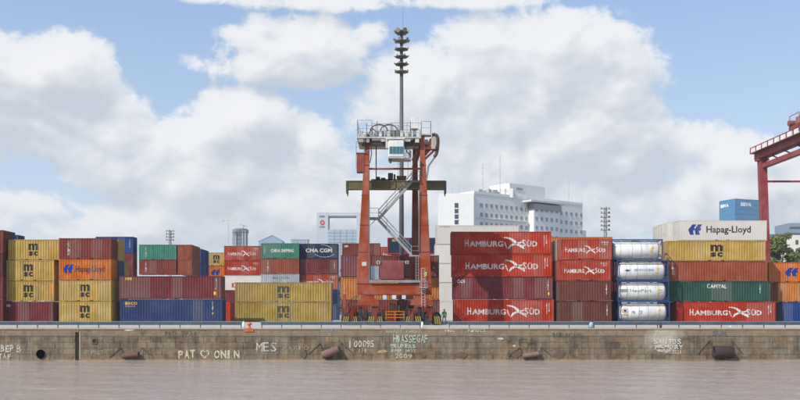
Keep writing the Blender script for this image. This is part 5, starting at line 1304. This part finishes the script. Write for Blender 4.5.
# ------------------------------------------------------------------ sun, sky with clouds, air, camera
SUN = Vector((-1.0, -.95, 1.22)).normalized()     # towards the sun
elev = math.asin(SUN.z); azim = math.atan2(SUN.x, SUN.y)
sl = bpy.data.lights.new('sun', 'SUN'); sl.energy = 4.5; sl.angle = math.radians(.5); sl.color = (1.0, .955, .88)
so = bpy.data.objects.new('sun', sl); COL.objects.link(so); so.rotation_euler = SUN.to_track_quat('Z', 'Y').to_euler(); so.location = (-60, 20, 80)

w = bpy.data.worlds.new('World'); S.world = w; w.use_nodes = True
t = N(w.node_tree); bg = w.node_tree.nodes['Background']
sky = t.new('ShaderNodeTexSky'); sky.sky_type = 'NISHITA'; sky.sun_disc = False; sky.sun_elevation = elev; sky.sun_rotation = azim; sky.air_density = 1.0; sky.dust_density = 1.2; sky.ozone_density = 1.5
tcw = t.new('ShaderNodeTexCoord'); dirv = tcw.outputs['Generated']
dx_, dy_, dz_ = t.sep(dirv)
U = t.math('MULTIPLY', t.math('ARCTAN2', dx_, dy_), F)                       # bearing
V = t.math('MULTIPLY', t.math('ARCSINE', dz_), F)                            # elevation
def ang(px, py):
    dx = px - 400.0; return F * math.atan2(dx, F), F * math.atan2(HOR - py, math.hypot(F, dx))
# cloud masses: bearing/elevation of the centre and half-sizes
CL = [(-20, 85, 75, 62, 1.0), (55, 75, 62, 44, 1.0), (30, 125, 125, 42, .9), (112, 118, 58, 40, .75),
      (250, 128, 62, 40, 1.0), (215, 165, 115, 55, 1.0), (305, 165, 75, 55, .9), (120, 170, 90, 40, .7), (60, 205, 90, 26, .5),
      (285, 52, 88, 36, 1.0), (205, 60, 40, 16, .4), (325, 66, 50, 26, .8),
      (565, 68, 84, 62, 1.05), (500, 95, 130, 75, 1.0), (425, 120, 95, 80, .9), (600, 120, 80, 70, .9), (470, 48, 60, 40, .75), (640, 150, 75, 45, .75), (520, 160, 190, 70, .9),
      (375, 35, 40, 22, .35), (240, -4, 230, 16, .55), (480, 0, 120, 14, .5), (420, 205, 330, 52, .85), (745, 165, 62, 36, .8), (700, 195, 130, 40, .75), (150, 225, 240, 40, .6), (800, 195, 60, 60, .6),
      (-160, 60, 90, 40, .8), (-260, 130, 120, 50, .9), (960, 90, 90, 50, .9), (1100, 140, 140, 60, .9), (900, 190, 120, 40, .8)]
grp = bpy.data.node_groups.new('cloud_cover', 'ShaderNodeTree')
grp.interface.new_socket('U', in_out='INPUT', socket_type='NodeSocketFloat'); grp.interface.new_socket('V', in_out='INPUT', socket_type='NodeSocketFloat'); grp.interface.new_socket('D', in_out='OUTPUT', socket_type='NodeSocketFloat')
gn = N(grp); gi = gn.new('NodeGroupInput'); go = gn.new('NodeGroupOutput'); acc = None
for px, py, rx, ry, k in CL:
    cu, cv = ang(max(-600, min(1400, px)), py)
    a = gn.math('MULTIPLY', gn.math('SUBTRACT', gi.outputs[0], cu), 1 / rx); b = gn.math('MULTIPLY', gn.math('SUBTRACT', gi.outputs[1], cv), 1 / ry)
    d = gn.math('MULTIPLY', gn.math('SUBTRACT', 1.0, gn.math('ADD', gn.math('MULTIPLY', a, a), gn.math('MULTIPLY', b, b))), 1.0)
    d = gn.math('ADD', d, k - 1.0)
    acc = d if acc is None else gn.math('SMOOTH_MAX', acc, d, .35)
gn.l.new(acc, go.inputs[0])
def cover(u, v):
    g = t.new('ShaderNodeGroup'); g.node_tree = grp; t.put(g.inputs[0], u); t.put(g.inputs[1], v); return g.outputs[0]
def billow(u, v, seed):
    q = t.comb(t.math('MULTIPLY', u, 1 / 95), t.math('MULTIPLY', v, 1 / 70), seed)
    return t.noise(q, 1.0, 9, .58, .25)
def puffs(u, v, seed):      # rounded cauliflower detail
    q = t.comb(t.math('MULTIPLY', u, 1 / 26), t.math('MULTIPLY', v, 1 / 22), seed)
    n = t.noise(q, 1.0, 6, .6, .5)
    return t.math('ABSOLUTE', t.math('SUBTRACT', t.math('MULTIPLY', n, 2.0), 1.0))
def density(u, v):
    c = cover(u, v); n = billow(u, v, 3.7); pf = puffs(u, v, 8.1)
    d = t.math('ADD', t.math('MAXIMUM', c, -1.2), t.math('MULTIPLY', t.math('SUBTRACT', n, .5), 2.6))
    return t.math('SUBTRACT', t.math('ADD', d, .12), t.math('MULTIPLY', pf, .62))
d0 = density(U, V)
def soft_density(u, v):
    q = t.comb(t.math('MULTIPLY', u, 1 / 95), t.math('MULTIPLY', v, 1 / 70), 3.7)
    p = t.comb(t.math('MULTIPLY', u, 1 / 34), t.math('MULTIPLY', v, 1 / 28), 8.1)
    return t.math('ADD', t.math('ADD', cover(u, v), t.math('MULTIPLY', t.noise(q, 1.0, 4.0, .52, .25), 2.6)), t.math('MULTIPLY', t.noise(p, 1.0, 2.5, .5, .3), .7))
s0_ = soft_density(U, V)
d1 = soft_density(t.math('ADD', U, -11.0), t.math('ADD', V, 15.0))       # towards the sun, a bit up
d2 = cover(t.math('ADD', U, -12.0), t.math('ADD', V, 30.0))         # cloud higher up
alpha = t.math('MULTIPLY', t.ramp(d0, -.04, .40, 0.0, 1.0, True), t.ramp(d0, .2, 1.3, .88, 1.0))
relief = t.ramp(t.math('SUBTRACT', s0_, d1), -.55, .55, 0.0, 1.0)
under = t.ramp(d2, -.3, .95, 0.0, 1.0, True)
soft = t.noise(t.comb(t.math('MULTIPLY', U, 1 / 140), t.math('MULTIPLY', V, 1 / 60), 21.0), 1.0, 4, .5)
lit = t.math('ADD', t.math('MULTIPLY', relief, .80), t.math('MULTIPLY', t.math('SUBTRACT', 1.0, under), .30))
lit = t.math('ADD', lit, t.math('MULTIPLY', t.math('SUBTRACT', soft, .5), .3))
K = 1 / .15
ccol = t.mix(t.ramp(lit, .10, .88, 0.0, 1.0, True), (.60 * K, .64 * K, .71 * K, 1), (.94 * K, .94 * K, .94 * K, 1))
skyc = t.mix(1.0, sky.outputs[0], (SKYMUL, SKYMUL, SKYMUL, 1), 'MULTIPLY') if False else sky.outputs[0]
# thin veil of high haze lowers towards the horizon
veil = t.ramp(V, 0.0, 330.0, .72, .50)
vcol = t.mix(t.ramp(V, 10.0, 300.0, 0.0, 1.0), (.74 * K, .82 * K, .90 * K, 1), (.42 * K, .62 * K, .93 * K, 1))
skyc = t.mix(veil, skyc, vcol)
up = t.ramp(V, -6.0, 4.0, 0.0, 1.0)
t.put(bg.inputs['Color'], t.mix(t.math('MULTIPLY', t.math('MULTIPLY', alpha, up), .97), skyc, ccol)); bg.inputs['Strength'].default_value = .15

m = bpy.data.materials.new('air'); m.use_nodes = True; nt = m.node_tree; nt.nodes.remove(nt.nodes['Principled BSDF'])
pv = nt.nodes.new('ShaderNodeVolumePrincipled'); pv.inputs['Color'].default_value = (.86, .92, 1.0, 1); pv.inputs['Density'].default_value = .0002; pv.inputs['Anisotropy'].default_value = 0.0
nt.links.new(pv.outputs[0], nt.nodes['Material Output'].inputs['Volume'])
mb = MB(); mb.box(-2450, 2450, -450, 3050, WL - 3.5, 125)
hz_o = mb.build('haze', m); hz_o['kind'] = 'stuff'

cam = bpy.data.cameras.new('camera'); co = bpy.data.objects.new('camera', cam); COL.objects.link(co); S.camera = co
co.location = (0, 0, CAMZ); co.rotation_euler = (math.radians(90), 0, 0)
cam.sensor_width = 36; cam.lens = 36 * F / 800; cam.shift_y = (HOR - 200) / 800; cam.clip_end = 8000; cam.clip_start = .5
S.view_settings.view_transform = 'Standard'; S.view_settings.look = 'None'; S.view_settings.exposure = 0.0; S.view_settings.gamma = 1; S.view_settings.use_curve_mapping = False
S.cycles.max_bounces = 6; S.cycles.diffuse_bounces = 2; S.cycles.glossy_bounces = 2; S.cycles.transparent_max_bounces = 8; S.cycles.volume_bounces = 0
w.cycles.sampling_method = 'MANUAL'; w.cycles.sample_map_resolution = 256
